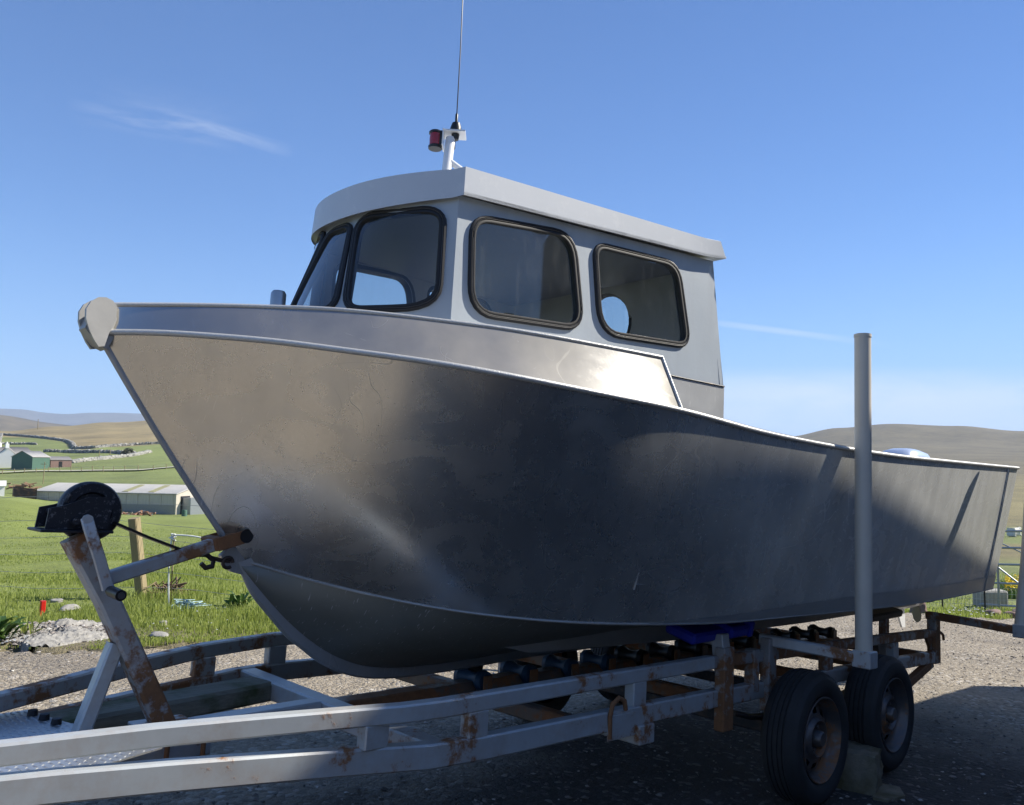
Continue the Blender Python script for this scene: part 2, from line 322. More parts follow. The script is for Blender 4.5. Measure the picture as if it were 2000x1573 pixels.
k = NT('tread_plate'); w1 = k.n.new('ShaderNodeTexBrick'); w1.inputs['Scale'].default_value = 1; mp = k.mapping((42, 42, 42), (0, 0, .6)); k.l.new(mp, w1.inputs['Vector']); w1.inputs['Mortar Size'].default_value = .28; w1.inputs['Mortar Smooth'].default_value = .3; w1.inputs['Brick Width'].default_value = 1.0; w1.inputs['Row Height'].default_value = .5
k.set(Base_Color=k.mix(k.noise(14, 4), (.36, .37, .38), (.55, .56, .57)), Metallic=.8, Roughness=.38); k.bump(w1.outputs['Fac'], -.9, .006); MT['tread'] = k.m

# ------------------------------------------------------------------ mesh helpers
class MB:
    def __init__(s): s.v = []; s.f = []
    def add(s, v, f):
        b = len(s.v); s.v += [tuple(map(float, p)) for p in v]; s.f += [tuple(i+b for i in q) for q in f]; return s
    def box(s, c, size, rz=0, ry=0, rx=0, bev=.004):
        x, y, z = [k/2 for k in size]; b = min(bev, x*.45, y*.45, z*.45)
        V = []; F = []
        m = Matrix.Rotation(rz, 3, 'Z') @ Matrix.Rotation(ry, 3, 'Y') @ Matrix.Rotation(rx, 3, 'X')
        idx = {}
        for sx in (-1, 1):
            for sy in (-1, 1):
                for sz in (-1, 1):
                    for ax in range(3):
                        p = [sx*(x-b), sy*(y-b), sz*(z-b)]; p[ax] = (sx*x, sy*y, sz*z)[ax]
                        idx[(sx, sy, sz, ax)] = len(V); V.append(m @ Vector(p) + Vector(c))
        for ax in range(3):
            u, w = (ax+1) % 3, (ax+2) % 3
            for sg in (-1, 1):
                q = []
                for a, bb in ((-1, -1), (1, -1), (1, 1), (-1, 1)):
                    k3 = [0, 0, 0]; k3[ax] = sg; k3[u] = a; k3[w] = bb; q.append(idx[(*k3, ax)])
                F.append(tuple(q if sg > 0 else q[::-1]))
                pass
            for a in (-1, 1):
                for bb in (-1, 1):
                    q = []
                    for sg, axx in ((-1, u), (-1, w), (1, w), (1, u)):
                        k3 = [0, 0, 0]; k3[ax] = sg; k3[u] = a; k3[w] = bb; q.append(idx[(*k3, axx)])
                    F.append(tuple(q if a*bb < 0 else q[::-1]))
        for sx in (-1, 1):
            for sy in (-1, 1):
                for sz in (-1, 1):
                    q = [idx[(sx, sy, sz, a)] for a in range(3)]; F.append(tuple(q if sx*sy*sz > 0 else q[::-1]))
        return s.add(V, F)
    def sweep(s, path, prof, up=(0, 0, 1), caps=True, closed=False):
        """prof: list of (a, b): a along the side, b along the up vector"""
        P = [np.array(p, float) for p in path]; n = len(P); V = []; F = []; U = np.array(up, float)
        for i in range(n):
            if closed: t = P[(i+1) % n]-P[i-1]
            else: t = (P[min(i+1, n-1)]-P[max(i-1, 0)])
            t = t/np.linalg.norm(t)
            sd_ = np.cross(t, U); l = np.linalg.norm(sd_)
            sd_ = sd_/l if l > 1e-6 else np.cross(t, [1, 0, 0]); b = np.cross(sd_, t)
            k = 1.0
            if 0 < i < n-1 or closed:
                t0 = P[i]-P[i-1]; t1 = P[(i+1) % n]-P[i]; cs = (t0@t1)/np.linalg.norm(t0)/np.linalg.norm(t1); k = 1/max(.5, math.sqrt(max(0, (1+cs)/2)))
            for a, bb in prof: V.append(P[i]+sd_*a*k+b*bb)
        m = len(prof)
        for i in range(n if closed else n-1):
            j = (i+1) % n
            for q in range(m):
                r = (q+1) % m; F.append((i*m+q, i*m+r, j*m+r, j*m+q))
        if caps and not closed: F.append(tuple(range(m))[::-1]); F.append(tuple((n-1)*m+q for q in range(m)))
        return s.add(V, F)
    def beam(s, path, w, h, c=.006, up=(0, 0, 1)):
        x, y = w/2, h/2
        pr = [(-x+c, -y), (x-c, -y), (x, -y+c), (x, y-c), (x-c, y), (-x+c, y), (-x, y-c), (-x, -y+c)]
        return s.sweep(path, pr, up)
    def tube(s, path, r, n=10, up=(0, 0, 1), caps=True, closed=False):
        rr = r if isinstance(r, (list, tuple)) else None
        if rr is None: return s.sweep(path, [(r*math.cos(2*math.pi*k/n), r*math.sin(2*math.pi*k/n)) for k in range(n)], up, caps, closed)
        for i in range(len(path)-1):
            pass
        P = [np.array(p, float) for p in path]; V = []; F = []
        for i, p in enumerate(P):
            t = P[min(i+1, len(P)-1)]-P[max(i-1, 0)]; t /= np.linalg.norm(t); U = np.array(up, float)
            a = np.cross(t, U); a = a/np.linalg.norm(a) if np.linalg.norm(a) > 1e-6 else np.array([1., 0, 0]); b = np.cross(a, t)
            for k in range(n): V.append(p+rr[i]*(a*math.cos(2*math.pi*k/n)+b*math.sin(2*math.pi*k/n)))
        for i in range(len(P)-1):
            for k in range(n): q = (k+1) % n; F.append((i*n+k, i*n+q, (i+1)*n+q, (i+1)*n+k))
        F.append(tuple(range(n))[::-1]); F.append(tuple((len(P)-1)*n+k for k in range(n)))
        return s.add(V, F)
    def lathe(s, prof, c, axis='Y', n=40, close=False):
        """prof: list of (radius, offset along the axis)"""
        V = []; F = []; m = len(prof)
        for i in range(n):
            a = 2*math.pi*i/n
            for r, o in prof:
                p = {'Y': (r*math.cos(a), o, r*math.sin(a)), 'Z': (r*math.cos(a), r*math.sin(a), o), 'X': (o, r*math.cos(a), r*math.sin(a))}[axis]
                V.append((p[0]+c[0], p[1]+c[1], p[2]+c[2]))
        for i in range(n):
            j = (i+1) % n
            for q in range(m-1): F.append((i*m+q, j*m+q, j*m+q+1, i*m+q+1))
            if close: F.append((i*m+m-1, j*m+m-1, j*m, i*m))
        return s.add(V, F)
    def grid(s, P, flip=False, wrap=False):
        """P[i][j] points"""
        n, m = len(P), len(P[0]); V = [p for r in P for p in r]; F = []
        for i in range(n-1):
            for j in range(m-1):
                q = (i*m+j, i*m+j+1, (i+1)*m+j+1, (i+1)*m+j); F.append(q[::-1] if flip else q)
        return s.add(V, F)
    def prism(s, poly, off0, off1):
        n = len(poly); o0, o1 = np.array(off0, float), np.array(off1, float)
        V = [np.array(p)+o0 for p in poly]+[np.array(p)+o1 for p in poly]
        F = [tuple(range(n))[::-1], tuple(range(n, 2*n))]+[(i, (i+1) % n, n+(i+1) % n, n+i) for i in range(n)]
        return s.add(V, F)
    def shift(s, d): s.v = [(a+d[0], b+d[1], c+d[2]) for a, b, c in s.v]; return s

def make(name, mb, mat, parent=None, smooth=30, label=None, tone=None, mirror_weld=False):
    me = bpy.data.meshes.new(name); me.from_pydata(mb.v, [], mb.f); me.update()
    bm = bmesh.new(); bm.from_mesh(me)
    if smooth is not None:
        bmesh.ops.remove_doubles(bm, verts=bm.verts, dist=1e-5)
        bmesh.ops.recalc_face_normals(bm, faces=bm.faces)
        for f in bm.faces: f.smooth = True
        ang = R(smooth)
        for e in bm.edges:
            if len(e.link_faces) == 2 and e.calc_face_angle(0) > ang: e.smooth = False
        bm.to_mesh(me)
    bm.free()
    me.materials.append(mat)
    o = bpy.data.objects.new(name, me); COL.objects.link(o)
    if parent is not None: o.parent = parent
    if label: o['label'] = label
    return o
def tag(o, label, cat, group=None, kind=None):
    if label: o['label'] = label
    if cat: o['category'] = cat
    if group: o['group'] = group
    if kind: o['kind'] = kind
    return o
def thing(name, label, cat, base=(0, 0, 0), group=None, rz=0, inyard=False):
    o = bpy.data.objects.new(name, None); COL.objects.link(o); o.empty_display_size = .2
    m = Matrix.Translation(Vector(base)) @ Matrix.Rotation(rz, 4, 'Z')
    o.matrix_world = T4 @ m if inyard else m
    return tag(o, label, cat, group)
def pchip(x, y, xs):
    x = np.array(x, float); y = np.array(y, float); h = np.diff(x); d = np.diff(y)/h
    m = np.zeros(len(x)); m[0] = d[0]; m[-1] = d[-1]
    for i in range(1, len(x)-1):
        if d[i-1]*d[i] > 0: w1 = 2*h[i]+h[i-1]; w2 = h[i]+2*h[i-1]; m[i] = (w1+w2)/(w1/d[i-1]+w2/d[i])
    xs = np.clip(xs, x[0], x[-1]); k = np.clip(np.searchsorted(x, xs)-1, 0, len(h)-1); t = (xs-x[k])/h[k]
    return (1+2*t)*(1-t)**2*y[k]+t*(1-t)**2*h[k]*m[k]+t*t*(3-2*t)*y[k+1]+t*t*(t-1)*h[k]*m[k+1]
def smooth1(a, n=6):
    a = np.array(a, float)
    for _ in range(n): b = a.copy(); b[1:-1] = (a[:-2]+2*a[1:-1]+a[2:])/4; a = b
    return a
# ------------------------------------------------------------------ terrain
def ray_h(px, py, r):
    d = wdir(px, py); return CAM[2] + r*d[2]/math.hypot(d[0], d[1])
def az_of(px):
    d = wdir(px, 905); return math.atan2(d[1], d[0])
RS = [6.5, 7.4, 8.5, 10, 13, 18, 28, 42, 48, 60, 80, 110, 135, 170, 200, 216, 240, 280, 330, 380, 450, 550, 700, 900, 1200]
CL = {-200: [1300, 1268, 1230, 1190, 1145, 1098, 1050, 985, 972, 990, 992, 974, 962, 945, 934, 928, 918, 908, 900, 888, 873, 860, 852, 849, 858],
      0:    [1300, 1266, 1227, 1187, 1140, 1095, 1050, 990, 977, 988, 990, 973, 960, 943, 931, 925, 914, 905, 897, 885, 871, 857, 848, 843, 852],
      110:  [1298, 1262, 1225, 1184, 1138, 1093, 1050, 1004, 990, 994, 994, 985, 966, 944, 930, 922, 912, 902, 892, 880, 868, 854, 842, 833, 842],
      210:  [1294, 1258, 1222, 1182, 1136, 1092, 1054, 1024, 1014, 1010, 1006, 999, 972, 945, 928, 919, 909, 898, 886, 874, 864, 850, 836, 825, 834],
      330:  [1290, 1254, 1219, 1179, 1134, 1092, 1056, 1032, 1025, 1018, 1010, 1003, 975, 946, 924, 915, 906, 894, 882, 870, 860, 846, 831, 820, 829],
      500:  [1285, 1250, 1216, 1176, 1132, 1092, 1056, 1032, 1025, 1018, 1010, 1003, 975, 948, 926, 917, 906, 892, 880, 868, 857, 843, 828, 816, 825]}
RR_ = [10, 12, 14, 15.5, 17, 20, 26, 35, 50, 75, 110, 160, 250, 450, 700, 1000, 1400, 1800, 2300]
CRR = {1250: [1260, 1235, 1210, 1190, 1178, 1155, 1120, 1090, 1066, 1042, 1010, 975, 945, 918, 905, 897, 892, 886, 890],
       1400: [1260, 1235, 1210, 1192, 1180, 1155, 1120, 1090, 1068, 1044, 1010, 975, 945, 918, 905, 895, 885, 874, 880],
       1540: [1262, 1236, 1212, 1194, 1182, 1157, 1122, 1092, 1070, 1045, 1010, 975, 945, 918, 905, 893, 876, 853, 862],
       1640: [1264, 1238, 1214, 1196, 1184, 1160, 1124, 1094, 1071, 1046, 1010, 975, 945, 918, 904, 891, 868, 836, 846],
       1740: [1266, 1240, 1216, 1198, 1186, 1162, 1125, 1095, 1072, 1046, 1010, 975, 945, 918, 903, 890, 864, 828, 838],
       1870: [1268, 1242, 1218, 1201, 1189, 1165, 1127, 1096, 1073, 1047, 1010, 975, 945, 918, 903, 890, 866, 832, 842],
       2000: [1272, 1246, 1222, 1206, 1194, 1168, 1130, 1098, 1074, 1048, 1012, 976, 946, 919, 904, 892, 872, 842, 852],
       2300: [1280, 1252, 1228, 1212, 1200, 1175, 1135, 1102, 1077, 1050, 1014, 978, 948, 921, 907, 898, 888, 870, 880]}
COLS = sorted([(az_of(p), np.log(RS), [ray_h(p, y, r) for y, r in zip(v, RS)]) for p, v in CL.items()] +
              [(az_of(p), np.log(RR_), [ray_h(p, y, r) for y, r in zip(v, RR_)]) for p, v in CRR.items()], key=lambda t: t[0])
AZS = np.array([c[0] for c in COLS])
def plane_z(x, y):                     # height of the sloping yard plane
    n = TR[:, 2]; p0 = off
    return p0[2] - (n[0]*(x-p0[0]) + n[1]*(y-p0[1]))/n[2]
def ground_polar(az, r):
    """terrain height at arrays az, r (about the photographer's feet)"""
    az = np.asarray(az, float); r = np.asarray(r, float); lr = np.log(np.maximum(r, 1.))
    cols = np.array([pchip(c[1], c[2], lr.ravel()) for c in COLS])
    a = np.clip(az.ravel(), AZS[0], AZS[-1]); k = np.clip(np.searchsorted(AZS, a)-1, 0, len(AZS)-2)
    t = (a-AZS[k])/(AZS[k+1]-AZS[k]); t = t*t*(3-2*t); i = np.arange(len(a))
    z = cols[k, i]*(1-t)+cols[k+1, i]*t
    out = np.maximum(np.maximum(AZS[0]-az.ravel(), az.ravel()-AZS[-1]), 0)     # behind the photographer: gently rolling
    w = np.clip((out-R(8))/R(30), 0, 1); x = CAM[0]+r.ravel()*np.cos(az.ravel()); y = CAM[1]+r.ravel()*np.sin(az.ravel())
    rr = r.ravel(); flat = np.where(rr < 16, plane_z(x, y), plane_z(CAM[0]+16*np.cos(az.ravel()), CAM[1]+16*np.sin(az.ravel())))+np.maximum(rr-16, 0)*.004
    z = z*(1-w)+flat*w
    return z.reshape(az.shape)
def gz(x, y):
    d = np.hypot(x-CAM[0], y-CAM[1]); return float(ground_polar(np.array([math.atan2(y-CAM[1], x-CAM[0])]), np.array([d]))[0])
def at(px, r):
    """ground point on the bearing of photo column px, r metres off"""
    a = az_of(px); x, y = CAM[0]+r*math.cos(a), CAM[1]+r*math.sin(a); return np.array([x, y, gz(x, y)])
# edge of the gravel yard, in the yard frame
EDGE = [(-15, 3.5), (-9, 4.6), (-5.5, 4.9), (-3.6, 4.75), (-2.1, 4.55), (-1.45, 4.15), (-.6, 4.05), (.2, 4.0), (1.2, 4.1), (3, 4.6), (5, 4.9), (6.5, 4.4), (8.0, 3.6), (9.3, 2.9), (10.0, 2.15), (10.3, 1.6), (10.6, 1.2), (11.6, .6), (12.5, -.6), (13.5, -4), (13, -12), (4, -16), (-8, -15), (-15, -9)]
def in_poly(x, y, P=EDGE):
    x = np.asarray(x); y = np.asarray(y); c = np.zeros(x.shape, bool); n = len(P)
    for i in range(n):
        x0, y0 = P[i]; x1, y1 = P[(i+1) % n]
        if y0 == y1: continue
        c ^= ((y0 > y) != (y1 > y)) & (x < (x1-x0)*(y-y0)/(y1-y0)+x0)
    return c
def to_yard(x, y, z):
    d = np.stack([np.asarray(x)-off[0], np.asarray(y)-off[1], np.asarray(z)-off[2]], -1) @ TR
    return d[..., 0], d[..., 1]
def build_terrain():
    a_in = np.linspace(AZS[0]-R(6), AZS[-1]+R(6), 300); a_out = np.linspace(AZS[-1]+R(6), AZS[0]-R(6)+2*math.pi, 50)[1:-1]
    az = np.concatenate([a_in, a_out]); rad = np.concatenate([[.5, 3, 5], np.exp(np.linspace(math.log(6), math.log(2400), 150))])
    A, RD = np.meshgrid(az, rad, indexing='ij'); A2 = np.where(A > math.pi, A-2*math.pi, A)
    Z = ground_polar(A2, RD); X = CAM[0]+RD*np.cos(A); Y = CAM[1]+RD*np.sin(A)
    PZ = plane_z(X, Y); yx, yy = to_yard(X, Y, PZ); ins = in_poly(yx, yy) | (RD < 6)
    Z = np.where(ins, PZ-.12, Z+.0)
    wob = (np.sin(X*.9+1)*np.sin(Y*1.1)+.6*np.sin(X*2.3)*np.sin(Y*2.7+2))*.03*np.clip((RD-7)/4, 0, 1)*np.clip(60/RD, 0, 1); Z = Z+np.where(ins, 0, wob)
    n, m = A.shape; V = np.stack([X, Y, Z], -1).reshape(-1, 3); F = []
    for i in range(n):
        j = (i+1) % n
        for q in range(m-1): F.append((i*m+q, j*m+q, j*m+q+1, i*m+q+1))
    me = bpy.data.meshes.new('ground'); me.from_pydata(V.tolist(), [], F); me.update()
    # what grows where: bearing as photo column, distance
    d = np.stack([np.cos(A), np.sin(A)], -1); fx = d @ (BW[2][:2]/np.linalg.norm(BW[2][:2])); rx = d @ BW[0][:2]
    PXc = np.where(fx > .05, CX+F_PX*rx/np.maximum(fx, .05), -3000.)
    G1 = np.array([.180, .218, .042]); G2 = np.array([.158, .190, .052]); BR = np.array([.235, .185, .088]); HE = np.array([.095, .080, .045]); TN = np.array([.17, .145, .062])
    def ss(x, a, b): t = np.clip((x-a)/(b-a), 0, 1); return (t*t*(3-2*t))[..., None]
    left = PXc < 800
    lim = np.interp(PXc, [-200, 0, 70, 130, 142, 160, 230, 330, 500], [620, 600, 545, 470, 395, 375, 385, 395, 400])
    sl_ = ss(RD, 7.6, 9.0); G1b = np.array([.17, .145, .085])*(1-sl_)+G1*sl_; cl = G1b*(1-ss(RD, 30, 160))+G2*ss(RD, 30, 160); k_ = ss(RD-lim, -4, 6); cl = cl*(1-k_)+BR*k_
    cr = TN*.0+G2*(1-ss(RD, 30, 42))+TN*ss(RD, 30, 42); k_ = ss(RD, 58, 64)*(1-ss(RD, 84, 95)); cr = cr*(1-k_)+G2*.95*k_
    k_ = ss(RD, 180, 420); cr = cr*(1-k_)+HE*1.15*k_; k_ = ss(RD, 480, 900); cr = cr*(1-k_)+HE*k_
    c = np.where(left[..., None], cl, cr)
    rgba = np.concatenate([c, np.ones(c.shape[:2]+(1,))], -1).reshape(-1).astype(np.float32)
    at_ = me.attributes.new('land', 'FLOAT_COLOR', 'POINT'); at_.data.foreach_set('color', rgba)
    me.polygons.foreach_set('use_smooth', [True]*len(me.polygons))
    me.materials.append(MT['land']); o = bpy.data.objects.new('ground', me); COL.objects.link(o); o['kind'] = 'structure'
build_terrain()
# the gravel yard: a fine sheet with ruts and a ragged edge
def build_yard():
    xs = np.concatenate([np.linspace(-15, -5, 14)[:-1], np.linspace(-5, 12.6, 150), [13.5]]); ys = np.concatenate([np.linspace(-16, -3.5, 14)[:-1], np.linspace(-3.5, 5.2, 90)])
    X, Y = np.meshgrid(xs, ys, indexing='ij')
    E2 = [(x, y) for x, y in EDGE]
    Z = .012*np.sin(X*1.3+.5)*np.sin(Y*1.7)+.008*np.sin(X*3.1)*np.sin(Y*2.9+1)+rng.normal(0, .003, X.shape)
    near = np.exp(-((X-.4)**2/2+(Y+.9)**2/.6)); Z = Z*(1-near)-.004
    n, m = X.shape
    cx, cy = (X[:-1, :-1]+X[1:, 1:])/2, (Y[:-1, :-1]+Y[1:, 1:])/2
    keep = in_poly(cx+rng.normal(0, .06, cx.shape), cy+rng.normal(0, .06, cx.shape))
    F = [(i*m+j, (i+1)*m+j, (i+1)*m+j+1, i*m+j+1) for i in range(n-1) for j in range(m-1) if keep[i, j]]
    me = bpy.data.meshes.new('gravel_yard'); me.from_pydata(np.stack([X, Y, Z], -1).reshape(-1, 3).tolist(), [], F); me.update()
    me.polygons.foreach_set('use_smooth', [True]*len(me.polygons)); me.materials.append(MT['gravel'])
    o = bpy.data.objects.new('gravel_yard', me); COL.objects.link(o); o.matrix_world = T4; o['kind'] = 'structure'
build_yard()
# loose stones on the yard, uncountable
def pebble_cloud(name, pts, sizes, mat, kind='stuff', mw=None):
    ico = [(0, 0, 1), (.894, 0, .447), (.276, .851, .447), (-.724, .526, .447), (-.724, -.526, .447), (.276, -.851, .447), (0, 0, -.3)]
    fc = [(0, 1, 2), (0, 2, 3), (0, 3, 4), (0, 4, 5), (0, 5, 1), (6, 2, 1), (6, 3, 2), (6, 4, 3), (6, 5, 4), (6, 1, 5)]
    ico = np.array(ico); N = len(pts)
    sc = rng.uniform(.6, 1.3, (N, 1, 3))*np.array([1, 1, .6])*np.array(sizes)[:, None, None]
    an = rng.uniform(0, 6.28, N); ca, sa = np.cos(an)[:, None], np.sin(an)[:, None]
    P = ico[None]*sc + rng.normal(0, .12, (N, 7, 3))*np.array(sizes)[:, None, None]
    V = np.stack([P[..., 0]*ca-P[..., 1]*sa, P[..., 0]*sa+P[..., 1]*ca, P[..., 2]], -1)+np.array(pts)[:, None, :]
    F = (np.arange(N)[:, None, None]*7+np.array(fc)[None]).reshape(-1, 3)
    me = bpy.data.meshes.new(name); me.from_pydata(V.reshape(-1, 3).tolist(), [], F.tolist()); me.update(); me.materials.append(mat)
    o = bpy.data.objects.new(name, me); COL.objects.link(o); o['kind'] = kind
    if mw is not None: o.matrix_world = mw
    return o
k = NT('loose_stone'); g = k.n.new('ShaderNodeNewGeometry'); k.set(Base_Color=k.ramp(g.outputs['Random Per Island'], [(0., (.07, .065, .06)), (.5, (.17, .15, .135)), (.85, (.27, .24, .215)), (1., (.5, .48, .45))]), Roughness=.9); MT['pebble'] = k.m
px_ = rng.uniform(-3.4, 12, 16000); py_ = np.where(rng.random(16000) < .6, rng.uniform(-2.2, 5, 16000), rng.uniform(-1.8, 2, 16000)); ok = in_poly(px_, py_)
dst = np.hypot(px_-CAM[0], py_-CAM[1]); ok &= dst > 1.2
pebble_cloud('loose_stones', np.stack([px_, py_, np.full(16000, .0)], -1)[ok], np.clip(np.abs(rng.normal(.0075, .0045, 16000)), .003, .035)[ok], MT['pebble'], 'stuff', T4)

# hills beyond
def hill(name, mat, crest, r0, r1, rc, base_y, amp=.0, label=None):
    pxs = np.arange(crest[0][0], crest[-1][0]+1, 14); yc = pchip([c[0] for c in crest], [c[1] for c in crest], pxs)
    P = []
    for i, p in enumerate(pxs):
        row = []
        for r in np.linspace(r0, r1, 14):
            hc = ray_h(p, yc[i], rc); hb = ray_h(p, base_y, rc)
            t = (r-r0)/(rc-r0) if r < rc else (r1-r)/(r1-rc); t = max(0, min(1, t)); t = t*t*(3-2*t)
            a = az_of(p); z = hb+(hc-hb)*t + (amp*math.sin(p*.05+r*.004)*math.sin(p*.021+1) if .05 < t < .95 else 0)
            row.append((CAM[0]+r*math.cos(a), CAM[1]+r*math.sin(a), z))
        P.append(row)
    o = make(name, MB().grid(P, True), mat, None, 60); o['kind'] = 'structure'; return o
hill('heather_hill', MT['hill'], [(-500, 790), (-200, 802), (0, 812), (40, 818), (70, 824), (110, 829), (150, 834), (300, 850), (600, 880)], 1500, 3600, 2600, 905, 3)
hill('distant_hills', MT['farhill'], [(-700, 805), (-300, 794), (-60, 797), (0, 798.5), (40, 800), (80, 806), (125, 809), (170, 806.5), (215, 806.5), (262, 808), (400, 815), (700, 850), (1000, 900)], 6200, 9200, 7600, 905, 0)

# ------------------------------------------------------------------ the boat (yard frame: x aft, y to starboard, z up)
GUN = [(-3.015, 0, 1.752), (-2.82, -.15, 1.768), (-2.61, -.32, 1.767), (-2.40, -.5, 1.748), (-2.32, -.575, 1.742), (-2.133, -.72, 1.724), (-1.9, -.84, 1.704), (-1.6, -.93, 1.687), (-1.32, -.985, 1.678), (-1.03, -1.02, 1.661), (-.87, -1.032, 1.648), (-.43, -1.05, 1.643), (-.13, -1.055, 1.646), (.6, -1.06, 1.665), (1.42, -1.055, 1.702), (2.97, -1.04, 1.778)]
CHI = [(-2.477, 0, 1.052), (-2.375, -.04, 1.024), (-2.285, -.10, .995), (-2.20, -.17, .974), (-2.14, -.23, .958), (-2.03, -.36, .933), (-1.875, -.50, .908), (-1.768, -.58, .898), (-1.543, -.68, .880), (-1.17, -.76, .862), (-.9, -.80, .854), (-.5, -.83, .847), (-.275, -.84, .849), (.43, -.85, .847), (1.11, -.858, .848), (1.73, -.86, .856), (2.96, -.86, .895)]
KEE = [(-2.477, 0, 1.05), (-2.418, 0, .962), (-2.327, 0, .868), (-2.255, 0, .80), (-2.199, 0, .762), (-2.125, 0, .71), (-2.012, 0, .657), (-1.93, 0, .637), (-1.846, 0, .622), (-1.73, 0, .615), (-1.547, 0, .615), (-1.3, 0, .622), (-1.046, 0, .632), (0, 0, .648), (2.96, 0, .68)]
NU = 110
uu = np.linspace(0, 1, NU)
def line3(P, xs):
    P = np.array(P); s = np.concatenate([[0], np.cumsum(np.linalg.norm(np.diff(P, axis=0), axis=1))])
    sx = pchip(P[:, 0], s, xs); return np.stack([pchip(s, P[:, k], sx) for k in range(3)], -1)
def dense(P, x0=None, x1=None, pw=1.5):
    P = np.array(P, float); x0 = P[0, 0] if x0 is None else x0; x1 = P[-1, 0] if x1 is None else x1
    xs = x0+(x1-x0)*uu**pw; Q = line3(P, xs)
    for k in (1, 2): Q[:, k] = smooth1(Q[:, k], 10)
    return Q
GU, CH = dense(GUN), dense(CHI)
KE = dense(KEE, pw=1.5); KE[:, 1] = 0
boat = thing('aluminium_boat', 'bare aluminium workboat with grey wheelhouse sitting on the rusty trailer', 'boat', (0, 0, 0), None, 0, True)
def both(P): P = np.array(P); Q = P.copy(); Q[..., 1] *= -1; return P, Q
def side_row(t):                              # t 0 gunwale .. 1 chine, the flare slightly hollow forward
    P = GU*(1-t)+CH*t; b = math.sin(math.pi*t)
    P[:, 1] += -.018*b*(uu > 0)*np.minimum(1, uu*9)*np.clip(1-(uu-.55)*3, .25, 1)
    P[:, 0] += -.012*b*(1-uu)**6
    return P
mb = MB(); rows = [side_row(t) for t in np.linspace(0, 1, 15)]
for sg in (0, 1): mb.grid([both(r)[sg] for r in rows], sg == 1)
inner = []
for t in np.linspace(0, .62, 6):
    P = side_row(t); P[:, 1] = np.minimum(0, P[:, 1]+.03+.0*P[:, 1]); P[:, 0] += .05*(1-uu)**3; inner.append(P)
for sg in (0, 1): mb.grid([both(r)[sg] for r in inner], sg == 0)
tr_ = rows; V = [r[-1] for r in rows]
mb.grid([[r[-1] for r in rows], [r[-1]*np.array([1, -1, 1]) for r in rows]])          # transom
hull = make('hull', mb, MT['hull'], boat, 28)
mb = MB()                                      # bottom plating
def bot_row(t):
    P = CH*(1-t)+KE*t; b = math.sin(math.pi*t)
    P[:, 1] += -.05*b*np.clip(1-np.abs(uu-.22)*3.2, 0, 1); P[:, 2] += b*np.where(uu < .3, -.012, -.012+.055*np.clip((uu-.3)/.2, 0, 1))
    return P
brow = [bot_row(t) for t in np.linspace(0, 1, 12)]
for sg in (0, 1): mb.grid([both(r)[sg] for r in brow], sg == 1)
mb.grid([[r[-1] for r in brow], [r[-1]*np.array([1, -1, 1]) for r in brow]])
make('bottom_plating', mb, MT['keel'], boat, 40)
# keel bar down the stem and along the bottom
prof = [(-2.482, 1.035), (-2.455, .995), (-2.418, .935), (-2.327, .838), (-2.255, .768), (-2.199, .728), (-2.125, .676), (-2.012, .622), (-1.93, .60), (-1.846, .588), (-1.73, .581), (-1.547, .581), (-1.3, .588), (-1.046, .598), (0, .612), (2.6, .648)]
top = [(-2.44, 1.06), (-2.40, 1.0), (-2.36, .94), (-2.27, .85), (-2.2, .79), (-2.15, .755), (-2.09, .712), (-1.99, .665), (-1.92, .645), (-1.84, .633), (-1.73, .625), (-1.547, .625), (-1.3, .632), (-1.046, .642), (0, .66), (2.6, .69)]
mb = MB(); pr = np.array(prof); tp = np.array(top); s_ = np.linspace(0, len(pr)-1, 90)
pp = np.stack([pchip(np.arange(len(pr)), pr[:, k], s_) for k in (0, 1)], -1); qq = np.stack([pchip(np.arange(len(tp)), tp[:, k], s_) for k in (0, 1)], -1)
P = [[(a[0], -.008, a[1]), (a[0], -.018, a[1]+.008), (b[0], -.024, b[1]), (b[0], .024, b[1]), (a[0], .018, a[1]+.008), (a[0], .008, a[1]), (a[0], -.008, a[1])] for a, b in zip(pp, qq)]
mb.grid(P); make('keel_bar', mb, MT['grey_alu'], boat, 35)
# stem edge: a rounded weld where the two sides meet
mb = MB(); st = np.array([r[0] for r in rows]); mb.tube([(p[0]+.004, 0, p[2]) for p in st], .012, 10, (0, 1, 0)); make('stem_edge', mb, MT['grey_alu'], boat, 40)
# plate strip welded along the foot of the sides
MT['chine'] = aluminium('chine_aluminium', (.68, .70, .72), .30, .42, 1.0, .1, .45, False, (.34, .35, .35))
for sg in (0, 1):
    i0 = int(np.argmin(np.abs(GU[:, 0]+1.55))); P = []
    m_ = NU-i0; tp = np.clip(np.arange(m_)/34, 0.03, 1)**.8
    for q in (1, .66, .33, 0):
        t = 1-.105*q*tp; r_ = GU[i0:]*(1-t)[:, None]+CH[i0:]*t[:, None]; b = np.sin(np.pi*t)
        r_[:, 1] += -.018*b*np.minimum(1, uu[i0:]*9)*np.clip(1-(uu[i0:]-.55)*3, .25, 1)-.0045; r_[:, 0] += -.012*b*(1-uu[i0:])**6; P.append(both(r_)[sg])
    make('chine_strip', MB().grid(P, sg == 1), MT['chine'], boat, 40)
